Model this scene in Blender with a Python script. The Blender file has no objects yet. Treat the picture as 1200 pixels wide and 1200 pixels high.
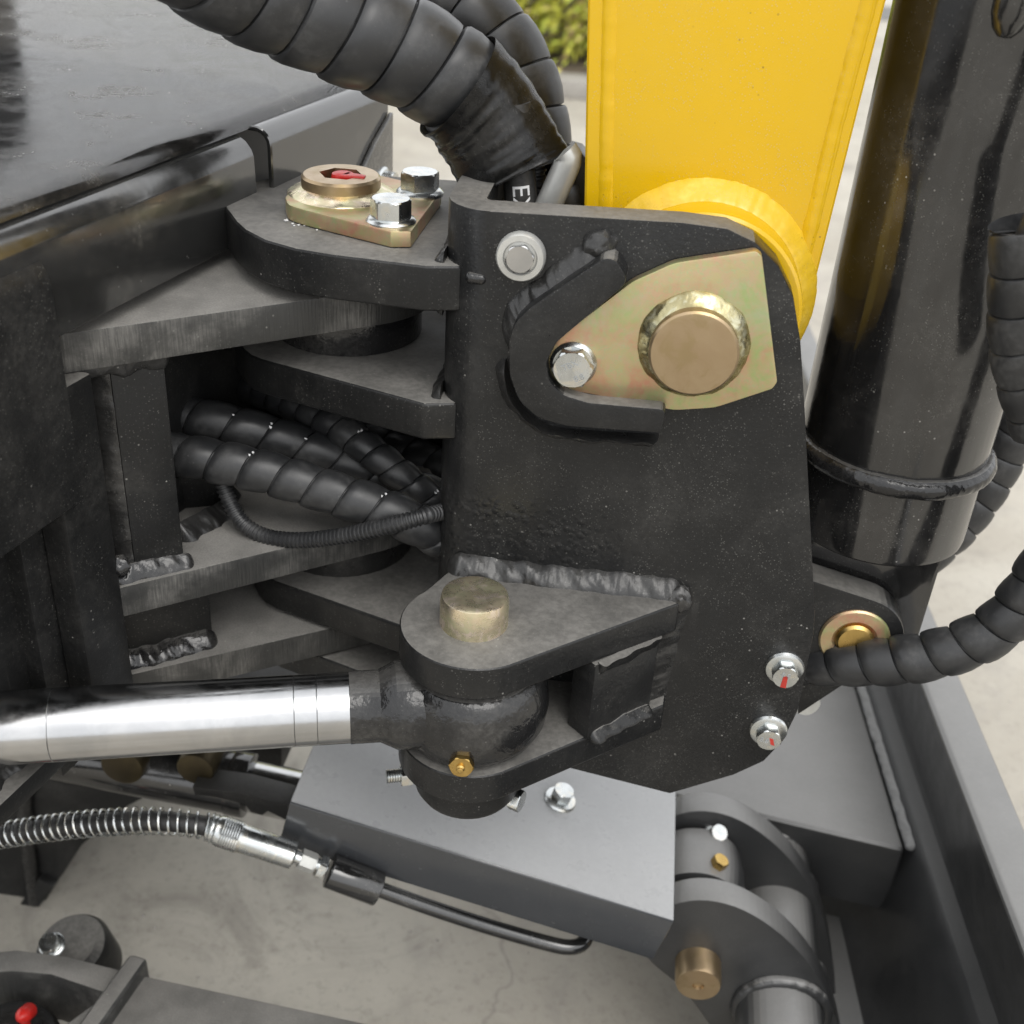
import bpy, bmesh, math, random
from mathutils import Vector, Matrix, noise
V = Vector
random.seed(7)
scene = bpy.context.scene
COL = scene.collection

# ------------------------------------------------------------------ camera
FPX, DIST = 1400.0, 0.62                       # focal length in photo pixels, distance to the bracket's side plate (m)
PITCH, ROLL, YAW = math.atan2(FPX, math.hypot(147, 2350)), math.atan2(147, 2350), math.radians(5.6)
_dn = V((-147, 2350, FPX)).normalized()
_z = V((0, 0, 1)); _h = (_z - _dn * _z.dot(_dn)).normalized(); _r = _dn.cross(_h)
_X = _r * math.cos(YAW) - _h * math.sin(YAW); _Y = _h * math.cos(YAW) + _r * math.sin(YAW); _Z = -_dn
ROT = Matrix((_X, _Y, _Z))                     # camera (x right, y down, z forward) -> world
CAM = -(ROT @ V((0, 0, 1))) * DIST
cam_data = bpy.data.cameras.new('camera'); cam = bpy.data.objects.new('camera', cam_data); COL.objects.link(cam)
cam_data.sensor_width = 36; cam_data.lens = 36 * FPX / 1200; cam_data.clip_start = .01; cam_data.clip_end = 500
_cr = ROT @ Matrix(((1, 0, 0), (0, -1, 0), (0, 0, -1)))
cam.matrix_world = Matrix.Translation(CAM) @ _cr.to_4x4()
cam_data.dof.use_dof = True; cam_data.dof.focus_distance = .60; cam_data.dof.aperture_fstop = 10
scene.camera = cam

# ------------------------------------------------------------------ sky, sun, exposure
SUN_EL, SUN_AZ = math.radians(58), math.radians(150)      # azimuth clockwise from +Y
world = bpy.data.worlds.new('World'); scene.world = world; world.use_nodes = True
wn = world.node_tree.nodes; wl = world.node_tree.links
bg = wn['Background']
sky = wn.new('ShaderNodeTexSky'); sky.sky_type = 'NISHITA'; sky.sun_disc = False
sky.sun_elevation = SUN_EL; sky.sun_rotation = SUN_AZ; sky.air_density = 1.0; sky.dust_density = 6.0; sky.ozone_density = 1.0
hs = wn.new('ShaderNodeHueSaturation'); hs.inputs['Saturation'].default_value = .12     # overcast: nearly white
wl.new(sky.outputs[0], hs.inputs['Color'])
wt = wn.new('ShaderNodeTexCoord'); cn = wn.new('ShaderNodeTexNoise'); cn.inputs['Scale'].default_value = 2.2; cn.inputs['Detail'].default_value = 4; wl.new(wt.outputs['Generated'], cn.inputs['Vector'])
cr = wn.new('ShaderNodeMapRange'); cr.inputs[1].default_value = .3; cr.inputs[2].default_value = .7; cr.inputs[3].default_value = 6.6; cr.inputs[4].default_value = 8.4; wl.new(cn.outputs['Fac'], cr.inputs[0])
cm = wn.new('ShaderNodeMix'); cm.data_type = 'RGBA'; cm.inputs[0].default_value = .72          # an even cloud layer over the sky
cc_ = wn.new('ShaderNodeCombineColor')
for ii, kk in enumerate((.985, 1.0, 1.02)):
    ml = wn.new('ShaderNodeMath'); ml.operation = 'MULTIPLY'; ml.inputs[1].default_value = kk; wl.new(cr.outputs[0], ml.inputs[0]); wl.new(ml.outputs[0], cc_.inputs[ii])
wl.new(hs.outputs[0], cm.inputs[6]); wl.new(cc_.outputs[0], cm.inputs[7]); wl.new(cm.outputs[2], bg.inputs['Color'])
bg.inputs['Strength'].default_value = .15
sd = bpy.data.lights.new('sun', 'SUN'); sd.energy = .5; sd.angle = math.radians(35); sd.color = (1, .96, .9)
sun = bpy.data.objects.new('sun', sd); COL.objects.link(sun)
_sd = V((math.sin(SUN_AZ) * math.cos(SUN_EL), math.cos(SUN_AZ) * math.cos(SUN_EL), math.sin(SUN_EL)))
sun.rotation_euler = _sd.to_track_quat('Z', 'Y').to_euler(); sun.location = _sd * 5
scene.view_settings.view_transform = 'Standard'; scene.view_settings.look = 'None'
scene.view_settings.exposure = 0.72; scene.view_settings.gamma = 1

# ------------------------------------------------------------------ measuring: photo pixel (of 1200) -> point on a real plane
def ray(u, v): return ROT @ V(((u - 600) / FPX, (v - 600) / FPX, 1))
def op(u, v, p0, n):
    d = ray(u, v); n = V(n); return CAM + d * ((V(p0) - CAM).dot(n) / d.dot(n))
def oy(u, v, y): return op(u, v, (0, y, 0), (0, 1, 0))
def oz(u, v, z): return op(u, v, (0, 0, z), (0, 0, 1))
def ox(u, v, x): return op(u, v, (x, 0, 0), (1, 0, 0))

# ------------------------------------------------------------------ materials
MATS = {}
def nd(nt, t, **kw):
    n = nt.nodes.new(t)
    for k, v in kw.items():
        if k in n.inputs: n.inputs[k].default_value = v
        else: setattr(n, k, v)
    return n
def mixc(nt, fac, a, b):
    m = nt.nodes.new('ShaderNodeMix'); m.data_type = 'RGBA'
    for s, val in ((0, fac), (6, a), (7, b)):
        if hasattr(val, 'is_linked') or hasattr(val, 'links'): nt.links.new(val, m.inputs[s])
        else: m.inputs[s].default_value = val if s == 0 else (*val, 1) if len(val) == 3 else val
    return m.outputs[2]
def math_(nt, op_, a, b=None):
    m = nt.nodes.new('ShaderNodeMath'); m.operation = op_; m.use_clamp = False
    for i, val in enumerate((a, b)):
        if val is None: continue
        if hasattr(val, 'links'): nt.links.new(val, m.inputs[i])
        else: m.inputs[i].default_value = val
    return m.outputs[0]
def ramp(nt, src, lo, hi, a=0., b=1.):
    m = nt.nodes.new('ShaderNodeMapRange'); m.interpolation_type = 'SMOOTHSTEP'
    nt.links.new(src, m.inputs[0]); m.inputs[1].default_value = lo; m.inputs[2].default_value = hi
    m.inputs[3].default_value = a; m.inputs[4].default_value = b
    return m.outputs[0]
def noise_(nt, co, scale, detail=4, rough=.6, dist=0., stretch=None):
    if stretch:
        mp = nd(nt, 'ShaderNodeMapping'); mp.inputs['Scale'].default_value = stretch; nt.links.new(co, mp.inputs[0]); co = mp.outputs[0]
    n = nd(nt, 'ShaderNodeTexNoise', Scale=scale, Detail=detail, Roughness=rough, Distortion=dist)
    nt.links.new(co, n.inputs['Vector']); return n.outputs['Fac']
def new_mat(name):
    m = bpy.data.materials.new(name); m.use_nodes = True; nt = m.node_tree
    b = nt.nodes['Principled BSDF']; co = nt.nodes.new('ShaderNodeTexCoord').outputs['Object']
    MATS[name] = m; return m, nt, b, co
def bump(nt, b, h, strength=.3, dist=.0005):
    n = nd(nt, 'ShaderNodeBump', Strength=strength, Distance=dist); nt.links.new(h, n.inputs['Height']); nt.links.new(n.outputs[0], b.inputs['Normal'])

def paint(name, base, rough=.4, ior=1.5, dust=.35, dust_refl_col=(.24, .23, .212), drough=.45, topvar=.6, speckcol=(.42, .41, .38), top=.0, toplo=.75, speck=.6, bscale=500, bstr=.12, stretch=None, blotch=22, spec=.5, coat=0.):
    """sprayed paint with settled dust or a painted reflection tint, pale specks and a fine orange-peel relief"""
    m, nt, b, co = new_mat(name); L = nt.links
    n1 = noise_(nt, co, blotch, 6, .65, .4); n2 = noise_(nt, co, 330, 3, .6, 0, stretch)
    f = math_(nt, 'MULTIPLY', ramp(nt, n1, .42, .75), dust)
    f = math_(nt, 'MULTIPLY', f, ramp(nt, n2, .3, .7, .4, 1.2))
    if top:                                       # settled dust on upward faces; on the guard, painted sky reflection
        g = nt.nodes.new('ShaderNodeNewGeometry'); sx = nt.nodes.new('ShaderNodeSeparateXYZ'); L.new(g.outputs['True Normal'], sx.inputs[0])
        t = math_(nt, 'MULTIPLY', ramp(nt, sx.outputs[2], toplo, .97), ramp(nt, noise_(nt, co, 35, 5, .6), .25, .7, top * topvar, top))
        t = math_(nt, 'MULTIPLY', t, ramp(nt, n2, .3, .7, .8 if drough > .2 else .96, 1.1 if drough > .2 else 1.03))
        f = math_(nt, 'MAXIMUM', f, t)
    c = mixc(nt, f, base, dust_refl_col)
    if speck:
        vo = nd(nt, 'ShaderNodeTexVoronoi', Scale=330); L.new(co, vo.inputs['Vector'])
        rnd = nt.nodes.new('ShaderNodeSeparateColor'); L.new(vo.outputs['Color'], rnd.inputs[0])
        s = math_(nt, 'MULTIPLY', ramp(nt, vo.outputs['Distance'], .12, .22, 1, 0), ramp(nt, rnd.outputs[0], .78, .92))
        s = math_(nt, 'MULTIPLY', s, ramp(nt, noise_(nt, co, 26, 4), .48, .68, .03, 1))
        s = math_(nt, 'MULTIPLY', s, speck)
        c = mixc(nt, s, c, speckcol)
    if speck:
        vo2 = nd(nt, 'ShaderNodeTexVoronoi', Scale=900); L.new(co, vo2.inputs['Vector']); r2 = nt.nodes.new('ShaderNodeSeparateColor'); L.new(vo2.outputs['Color'], r2.inputs[0])
        s2 = math_(nt, 'MULTIPLY', ramp(nt, vo2.outputs['Distance'], .15, .4, 1, 0), ramp(nt, r2.outputs[1], .62, .95))
        s2 = math_(nt, 'MULTIPLY', s2, ramp(nt, noise_(nt, co, 45, 4), .35, .65, .12, .8)); c = mixc(nt, math_(nt, 'MULTIPLY', s2, speck * .5), c, (.30, .295, .27))
        # fine scratches and wipe marks
        sc1 = math_(nt, 'MULTIPLY', ramp(nt, noise_(nt, co, 160, 2, .5, .3, (1, 1, .06)), .66, .74), ramp(nt, noise_(nt, co, 18, 2), .55, .7)); c = mixc(nt, math_(nt, 'MULTIPLY', sc1, speck * .22), c, (.25, .245, .23))
    L.new(c, b.inputs['Base Color'])
    L.new(math_(nt, 'ADD', math_(nt, 'MULTIPLY', f, drough), ramp(nt, noise_(nt, co, 60, 4), .3, .7, rough - .05, rough + .06)), b.inputs['Roughness'])
    if name == 'black_plate_paint':               # a patch of coarse paint droplets above the lug
        sx2 = nt.nodes.new('ShaderNodeSeparateXYZ'); L.new(co, sx2.inputs[0]); vz = nd(nt, 'ShaderNodeTexVoronoi', Scale=210); L.new(co, vz.inputs['Vector'])
        drip = math_(nt, 'MULTIPLY', math_(nt, 'MULTIPLY', ramp(nt, sx2.outputs[2], -.045, -.02), ramp(nt, sx2.outputs[2], .015, -.005)), math_(nt, 'MULTIPLY', ramp(nt, sx2.outputs[0], .075, .03), ramp(nt, vz.outputs['Distance'], .1, .55, 1, 0)))
    else: drip = None
    b.inputs['Specular IOR Level'].default_value = spec; b.inputs['IOR'].default_value = ior
    b.inputs['Coat Weight'].default_value = coat; b.inputs['Coat Roughness'].default_value = .08
    h = math_(nt, 'ADD', noise_(nt, co, bscale, 2, .5, 0, stretch), math_(nt, 'MULTIPLY', n1, .6))
    if drip: h = math_(nt, 'ADD', h, math_(nt, 'MULTIPLY', drip, 3.0))
    bump(nt, b, h, bstr, .0006)
    return m
BK = (.0105, .0107, .011)
M_PLATE = paint('black_plate_paint', BK, .31, 1.40, .07, top=.68, speck=.55, bstr=.25)
M_STEEL = paint('black_frame_paint', (.0085, .0087, .0089), .38, 1.38, .08, top=.75, speck=.6, bstr=.18)
M_UND = paint('shaded_steel_paint', (.0085, .0087, .0089), .45, 1.4, .10, top=.12, speck=.4, bstr=.18)
M_CUT = paint('black_flame_cut_paint', (.030, .030, .029), .34, 1.42, .55, top=.85, speck=.35, bscale=240, bstr=.55, stretch=(3.2, 3.2, .22))
M_WELD = paint('black_weld_paint', (.017, .0167, .0163), .30, 1.5, .14, top=.0, speck=.5, bscale=420, bstr=.3)
M_GLOSS = paint('glossy_black_paint', (.014, .0135, .013), .10, 2.3, .5, dust_refl_col=(.17, .155, .13), speck=.06, bscale=260, bstr=.02)  # light dust, tinted beige to paint in a warm reflection
M_CYL = paint('glossy_cylinder_paint', (.010, .010, .0102), .13, 1.75, .12, speck=.6, bscale=110, bstr=.10)
M_TAPE = paint('tape_plastic', (.012, .012, .012), .20, 1.55, .2, speck=.3, bscale=200, bstr=.08)
M_COWL = paint('reflection_tinted_paint', (.018, .018, .0175), .16, 2.1, 1., drough=.05, blotch=5, dust_refl_col=(.185, .173, .152), speck=.25, bscale=300, bstr=.03)  # beige film colour paints a pale reflection onto skirt and front panel
M_EYE = paint('cast_black_paint', (.010, .010, .0105), .15, 1.5, .18, top=.3, speck=.3, bscale=330, bstr=.6)
M_GREY = paint('sky_tinted_guard_paint', (.035, .037, .040), .22, 1.6, .02, dust_refl_col=(.375, .378, .38), drough=.10, topvar=.97, top=.9, speck=.12, bstr=.05)  # pale colour on upward faces paints in the sky's reflection
M_GREYD = paint('dusty_blade_paint', (.026, .0265, .027), .33, 1.6, .06, dust_refl_col=(.205, .202, .195), drough=.12, topvar=.9, top=.85, toplo=.5, speck=.1, bstr=.12)
M_YEL = paint('yellow_paint', (.61, .374, .006), .18, 1.5, .16, dust_refl_col=(.50, .33, .03), speck=.7, speckcol=(.14, .09, .02), bscale=70, bstr=.16, blotch=14)
M_YELW = paint('worn_yellow_paint', (.62, .40, .02), .3, 1.5, .5, dust_refl_col=(.74, .55, .12), speck=.8, speckcol=(.10, .08, .03), bscale=120, bstr=.5, blotch=60)
M_RUB = paint('spiral_wrap_plastic', (.018, .0185, .0195), .38, 1.5, .55, dust_refl_col=(.085, .084, .082), speck=.15, bscale=160, bstr=.08, blotch=40)
M_RUBD = paint('hose_rubber', (.012, .012, .0125), .45, 1.5, .2, speck=.1, bstr=.2)

def metal(name, c1, c2, c3=None, rough=.3, scale=60, metallic=1., bstr=.05, rr=.1):
    m, nt, b, co = new_mat(name); L = nt.links
    n = noise_(nt, co, scale, 5, .6, .5)
    c = mixc(nt, ramp(nt, n, .35, .65), c1, c2)
    if c3: c = mixc(nt, ramp(nt, noise_(nt, co, scale * 1.7, 4, .6, 1.2), .5, .66), c, c3)
    L.new(c, b.inputs['Base Color']); b.inputs['Metallic'].default_value = metallic
    L.new(ramp(nt, noise_(nt, co, 140, 4), .3, .7, rough - rr / 2, rough + rr / 2), b.inputs['Roughness'])
    bump(nt, b, noise_(nt, co, 700, 3), bstr, .0004)
    return m
M_ZINC = metal('zinc_plated_steel', (.62, .64, .64), (.48, .50, .50), (.66, .64, .58), .26)
M_ZYEL = metal('yellow_chromate_zinc', (.50, .43, .23), (.53, .40, .25), (.44, .46, .25), .36, 260, .8, .1)
def _irid():
    nt = M_ZYEL.node_tree; b = nt.nodes['Principled BSDF']; src = b.inputs['Base Color'].links[0].from_socket; co = nt.nodes.new('ShaderNodeTexCoord').outputs['Object']
    pk = math_(nt, 'MULTIPLY', ramp(nt, noise_(nt, co, 34, 3, .6, .8), .40, .72), ramp(nt, noise_(nt, co, 300, 3), .25, .7, .45, 1)); c = mixc(nt, pk, src, (.56, .26, .18))
    gn = math_(nt, 'MULTIPLY', ramp(nt, noise_(nt, co, 46, 3, .6, 1.4), .44, .74), ramp(nt, noise_(nt, co, 330, 3), .25, .7, .4, 1)); c = mixc(nt, gn, c, (.34, .47, .18))
    gr = ramp(nt, noise_(nt, co, 22, 5, .7), .5, .8, 0, .5); c = mixc(nt, gr, c, (.50, .48, .42))
    sx = noise_(nt, co, 120, 3, .6, 0, (1, 1, .08)); nt.links.new(mixc(nt, ramp(nt, sx, .58, .75, 0, .35), c, (.34, .29, .19)), b.inputs['Base Color'])
_irid()
M_PINF = metal('pin_face_metal', (.38, .28, .17), (.42, .32, .20), (.36, .27, .15), .34, 40, .9, .1)
M_PINC = metal('pin_side_metal', (.76, .64, .46), (.64, .61, .40), (.86, .74, .60), .30, 70, .92, .2, .2)
M_PINW = metal('pin_weld_metal', (.42, .38, .22), (.30, .26, .14), (.50, .48, .34), .27, 70, .95, .1)
M_PIND = metal('dull_pin_metal', (.085, .068, .036), (.06, .048, .028), None, .42, 60, .8)
M_CHROME = metal('chrome', (.50, .50, .50), (.42, .425, .43), None, .20, 30, 1, .03, .10)
M_BRASS = metal('brass', (.55, .38, .13), (.45, .30, .10), None, .3, 90)
M_GREYP = metal('grey_pipe_metal', (.52, .52, .49), (.44, .44, .42), None, .35, 60, .5)
def plain(name, col, rough=.5):
    m, nt, b, co = new_mat(name)
    nt.links.new(mixc(nt, ramp(nt, noise_(nt, co, 90, 4), .35, .7), col, tuple(c * .82 for c in col)), b.inputs['Base Color'])
    b.inputs['Roughness'].default_value = rough; return m
M_RED = plain('red_plastic', (.55, .02, .015), .35); M_REDP = plain('red_marker_paint', (.42, .03, .02), .5)
M_WHT = plain('white_print', (.75, .75, .75), .5); M_DARK = plain('dark_void_paint', (.008, .008, .008), .6)
M_STAMP = plain('stamped_metal', (.30, .31, .31), .35)

def concrete():
    m, nt, b, co = new_mat('concrete'); L = nt.links
    n1 = noise_(nt, co, 1.6, 6, .65, .6); n2 = noise_(nt, co, 14, 6, .7, .4); n3 = noise_(nt, co, 110, 5, .75)
    c = mixc(nt, ramp(nt, n1, .35, .68), (.345, .315, .265), (.455, .428, .372))
    c = mixc(nt, ramp(nt, n2, .45, .72, 0, .55), c, (.30, .28, .25))
    c = mixc(nt, ramp(nt, n3, .50, .72, 0, .5), c, (.25, .228, .195))
    st = noise_(nt, co, 5.5, 7, .7, 1.2); c = mixc(nt, ramp(nt, st, .52, .70, 0, .5), c, (.20, .185, .16))
    ck = nd(nt, 'ShaderNodeTexVoronoi', Scale=1.1, feature='DISTANCE_TO_EDGE'); wv = nd(nt, 'ShaderNodeVectorMath', operation='ADD'); nn = nd(nt, 'ShaderNodeTexNoise', Scale=6., Detail=6.); L.new(co, nn.inputs['Vector']); sc2 = nd(nt, 'ShaderNodeVectorMath', operation='SCALE'); sc2.inputs['Scale'].default_value = .25; L.new(nn.outputs['Color'], sc2.inputs[0]); L.new(co, wv.inputs[0]); L.new(sc2.outputs[0], wv.inputs[1]); L.new(wv.outputs[0], ck.inputs['Vector'])
    c = mixc(nt, ramp(nt, ck.outputs['Distance'], .0, .005, .3, 0), c, (.14, .13, .12))
    vo = nd(nt, 'ShaderNodeTexVoronoi', Scale=42); L.new(co, vo.inputs['Vector'])
    sc_ = nt.nodes.new('ShaderNodeSeparateColor'); L.new(vo.outputs['Color'], sc_.inputs[0])
    s = math_(nt, 'MULTIPLY', ramp(nt, vo.outputs['Distance'], .10, .2, 1, 0), ramp(nt, sc_.outputs[0], .8, .9))
    c = mixc(nt, math_(nt, 'MULTIPLY', s, .22), c, (.2, .185, .165))
    L.new(c, b.inputs['Base Color']); b.inputs['Roughness'].default_value = .85
    bump(nt, b, math_(nt, 'ADD', n3, n2), .35, .003); return m
M_CONC = concrete()
M_KERB = plain('kerb_stone', (.36, .34, .31), .8)
def leafmat(name, c1, c2, c3):
    m, nt, b, co = new_mat(name)
    c = mixc(nt, ramp(nt, noise_(nt, co, 5, 3), .4, .6), c1, c2); c = mixc(nt, ramp(nt, noise_(nt, co, 13, 3), .52, .62), c, c3)
    nt.links.new(c, b.inputs['Base Color']); b.inputs['Roughness'].default_value = .5; return m
M_LEAF = leafmat('shrub_leaves', (.34, .40, .05), (.62, .62, .09), (.44, .31, .16))
M_BARK = plain('bark', (.10, .08, .06), .9)
M_ASPH = plain('asphalt', (.16, .158, .15), .85)
M_SOIL = plain('soil', (.14, .11, .08), .95)

# ------------------------------------------------------------------ mesh helpers
def emp(name, label, cat, loc, group=None):
    o = bpy.data.objects.new(name, None); COL.objects.link(o); o.location = loc; o.empty_display_size = .02
    o['label'] = label; o['category'] = cat
    if group: o['group'] = group
    return o
def wloc(o):
    p = V(o.location)
    while o.parent: o = o.parent; p += V(o.location)
    return p
def link(name, me, mat, parent=None, label=None):
    o = bpy.data.objects.new(name, me); COL.objects.link(o)
    if mat: 
        me.materials.clear(); me.materials.append(mat)
    if parent: o.parent = parent; o.location = -wloc(parent)
    if label: o['label'] = label
    return o
def obj(name, bm, mat, parent=None, angle=35, label=None, fix=True):
    if fix: bmesh.ops.recalc_face_normals(bm, faces=bm.faces)
    me = bpy.data.meshes.new(name); bm.to_mesh(me); bm.free()
    if angle is not None:
        for p in me.polygons: p.use_smooth = True
        me.set_sharp_from_angle(angle=math.radians(angle))
    return link(name, me, mat, parent, label)
def prism(pts, vec, bev=.0008, seg=2, bm=None):
    bm = bm or bmesh.new(); vec = V(vec)
    a = [bm.verts.new(V(p)) for p in pts]; b = [bm.verts.new(V(p) + vec) for p in pts]; n = len(a)
    f1 = bm.faces.new(a); f2 = bm.faces.new(b[::-1])
    for i in range(n): bm.faces.new((a[i], b[i], b[(i + 1) % n], a[(i + 1) % n]))
    bmesh.ops.recalc_face_normals(bm, faces=bm.faces)
    if bev:
        ed = set(f1.edges) | set(f2.edges)
        for i in range(n):
            e = bm.edges.get((a[i], b[i]))
            if e and e.calc_face_angle(0) > .5: ed.add(e)
        bmesh.ops.bevel(bm, geom=list(ed), offset=bev, segments=seg, affect='EDGES', profile=.6, clamp_overlap=True)
    return bm
def rnd(pts, r, n=6):
    """round the corners of a 2D outline; r is a number or one radius per corner"""
    out = []; N = len(pts)
    for i in range(N):
        p0, p, p1 = V(pts[i - 1]), V(pts[i]), V(pts[(i + 1) % N]); rr = r[i] if isinstance(r, (list, tuple)) else r
        if rr <= 0: out.append(tuple(p)); continue
        a, b = (p0 - p), (p1 - p); la, lb = a.length, b.length; a.normalize(); b.normalize()
        ang = a.angle(b) / 2
        if ang > 1.56: out.append(tuple(p)); continue
        t = min(rr / math.tan(ang), la * .49, lb * .49); rr2 = t * math.tan(ang)
        c = p + (a + b).normalized() * (rr2 / math.sin(ang)); s, e = p + a * t - c, p + b * t - c
        tot = s.angle(e); k = max(2, int(n * tot / 1.57) + 1)
        for j in range(k + 1):
            f = j / k; q = s * (math.sin((1 - f) * tot) / math.sin(tot)) + e * (math.sin(f * tot) / math.sin(tot)); out.append(tuple(c + q))
    return out
def xz(pts, y): return [V((p[0], y, p[1])) for p in pts]
def xy(pts, z): return [V((p[0], p[1], z)) for p in pts]
def arc(cx, cy, r, a0, a1, n=16): return [(cx + r * math.cos(math.radians(a0 + (a1 - a0) * i / n)), cy + r * math.sin(math.radians(a0 + (a1 - a0) * i / n))) for i in range(n + 1)]
def basis(d):
    d = V(d).normalized(); u = d.orthogonal().normalized(); return u, d.cross(u), d
def lathe(p0, d, prof, n=40, bm=None, cap=True):
    """surface of revolution: prof is a list of (distance along d, radius)"""
    bm = bm or bmesh.new(); u, w, d = basis(d); p0 = V(p0); rings = []
    for s, r in prof:
        rings.append([bm.verts.new(p0 + d * s + (u * math.cos(2 * math.pi * k / n) + w * math.sin(2 * math.pi * k / n)) * max(r, 1e-5)) for k in range(n)])
    for a, b in zip(rings, rings[1:]):
        for k in range(n): bm.faces.new((a[k], a[(k + 1) % n], b[(k + 1) % n], b[k]))
    if cap: bm.faces.new(rings[0][::-1]); bm.faces.new(rings[-1])
    return bm
def cyl(p0, p1, r, bev=.0008, n=40, bm=None):
    p0, p1 = V(p0), V(p1); L = (p1 - p0).length; b = bev
    return lathe(p0, p1 - p0, [(0, r - b), (b * .3, r - b * .3), (b, r), (L - b, r), (L - b * .3, r - b * .3), (L, r - b)], n, bm)
def tube(path, rad, n=12, bm=None, cap=True):
    bm = bm or bmesh.new(); path = [V(p) for p in path]; N = len(path); rings = []
    t0 = (path[1] - path[0]).normalized(); u = t0.orthogonal().normalized()
    for i, p in enumerate(path):
        t = (path[min(i + 1, N - 1)] - path[max(i - 1, 0)]).normalized(); u = (u - t * u.dot(t)).normalized(); w = t.cross(u)
        r = rad(i) if callable(rad) else rad
        rings.append([bm.verts.new(p + (u * math.cos(2 * math.pi * k / n) + w * math.sin(2 * math.pi * k / n)) * r) for k in range(n)])
    for a, b in zip(rings, rings[1:]):
        for k in range(n): bm.faces.new((a[k], a[(k + 1) % n], b[(k + 1) % n], b[k]))
    if cap: bm.faces.new(rings[0][::-1]); bm.faces.new(rings[-1])
    return bm
def spline(pts, step):
    """Catmull-Rom through pts, resampled evenly"""
    P = [V(p) for p in pts]; P = [P[0] * 2 - P[1]] + P + [P[-1] * 2 - P[-2]]; dense = []
    for i in range(1, len(P) - 2):
        for k in range(40):
            t = k / 40; a, b, c, d = P[i - 1:i + 3]
            dense.append(.5 * ((2 * b) + (c - a) * t + (2 * a - 5 * b + 4 * c - d) * t * t + (3 * b - a - 3 * c + d) * t ** 3))
    dense.append(P[-2]); out = [dense[0]]; acc = 0
    for a, b in zip(dense, dense[1:]):
        L = (b - a).length
        while L > 0 and acc + L >= step:
            f = (step - acc) / L; a = a.lerp(b, f); L = (b - a).length; acc = 0; out.append(a.copy())
        acc += L
    return out
class Path:
    def __init__(s, pts, step=.001):
        s.p = spline(pts, step); s.step = step; s.L = (len(s.p) - 1) * step; s.f = []
        t = (s.p[1] - s.p[0]).normalized(); u = t.orthogonal().normalized()
        for i in range(len(s.p)):
            t = (s.p[min(i + 1, len(s.p) - 1)] - s.p[max(i - 1, 0)]).normalized(); u = (u - t * u.dot(t)).normalized(); s.f.append((u.copy(), t.cross(u), t))
    def at(s, d):
        x = min(max(d / s.step, 0), len(s.p) - 1.001); i = int(x); return s.p[i].lerp(s.p[i + 1], x - i), s.f[i]
def spiral(pts, R, pitch, rfun=None, n=26, seed=1, hand=1, depth=.10, bulge=.05):
    """spiral-wrap guard: one band wound round the path; each turn bulges and a thin gap separates it from the next"""
    P = Path(pts); bm = bmesh.new(); prof = [(0, 1 - depth), (.025, .99), (.09, 1.0 + bulge * .6), (.3, 1 + bulge), (.6, 1 + bulge * .75), (.88, 1.0), (.965, .975), (.985, 1 - depth)]
    J = len(prof); turns = int(P.L / pitch) + 2; rows = []
    for k in range(-n, turns * n + 1):
        th = 2 * math.pi * k / n; row = []
        for off, rf in prof:
            s = pitch * (k / n + off); sc_ = min(max(s, 0), P.L); c, (u, w, t) = P.at(sc_)
            wob = noise.noise(V((s * 60, th * .35 * 3, seed * 7.3))) * .022 + noise.noise(V((math.floor(k / n + off) * 3.1, seed, math.cos(th)))) * .02
            r = R * (rf + wob) * (rfun(sc_ / P.L) if rfun else 1)
            row.append((bm.verts.new(c + (u * math.cos(th * hand) + w * math.sin(th * hand)) * r), s))
        rows.append(row)
    def face(q):
        ss = [x[1] for x in q]
        if max(ss) <= 0 or min(ss) >= P.L: return
        try: bm.faces.new([x[0] for x in q])
        except ValueError: pass
    for a, b in zip(rows, rows[1:]):
        for j in range(J - 1): face((a[j], b[j], b[j + 1], a[j + 1]))
    for k in range(len(rows) - n - 1):
        a, b, c, d = rows[k], rows[k + 1], rows[k + n], rows[k + n + 1]; face((a[J - 1], b[J - 1], d[0], c[0]))
    bmesh.ops.delete(bm, geom=[v for v in bm.verts if not v.link_faces], context='VERTS')
    return bm
def conduit(pts, R, pitch, n=18):
    P = Path(pts, pitch / 6); path = P.p; return tube(path, lambda i: R * (1 + .10 * (1 if (i % 6) in (1, 2, 3) else -.6)), n)
def helix_wire(pts, R, pitch, r, n=7):
    P = Path(pts); N = int(P.L / pitch * 18); path = []
    for i in range(N + 1):
        s = P.L * i / N; c, (u, w, t) = P.at(s); th = 2 * math.pi * s / pitch; path.append(c + (u * math.cos(th) + w * math.sin(th)) * R)
    return tube(path, r, n)
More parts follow.
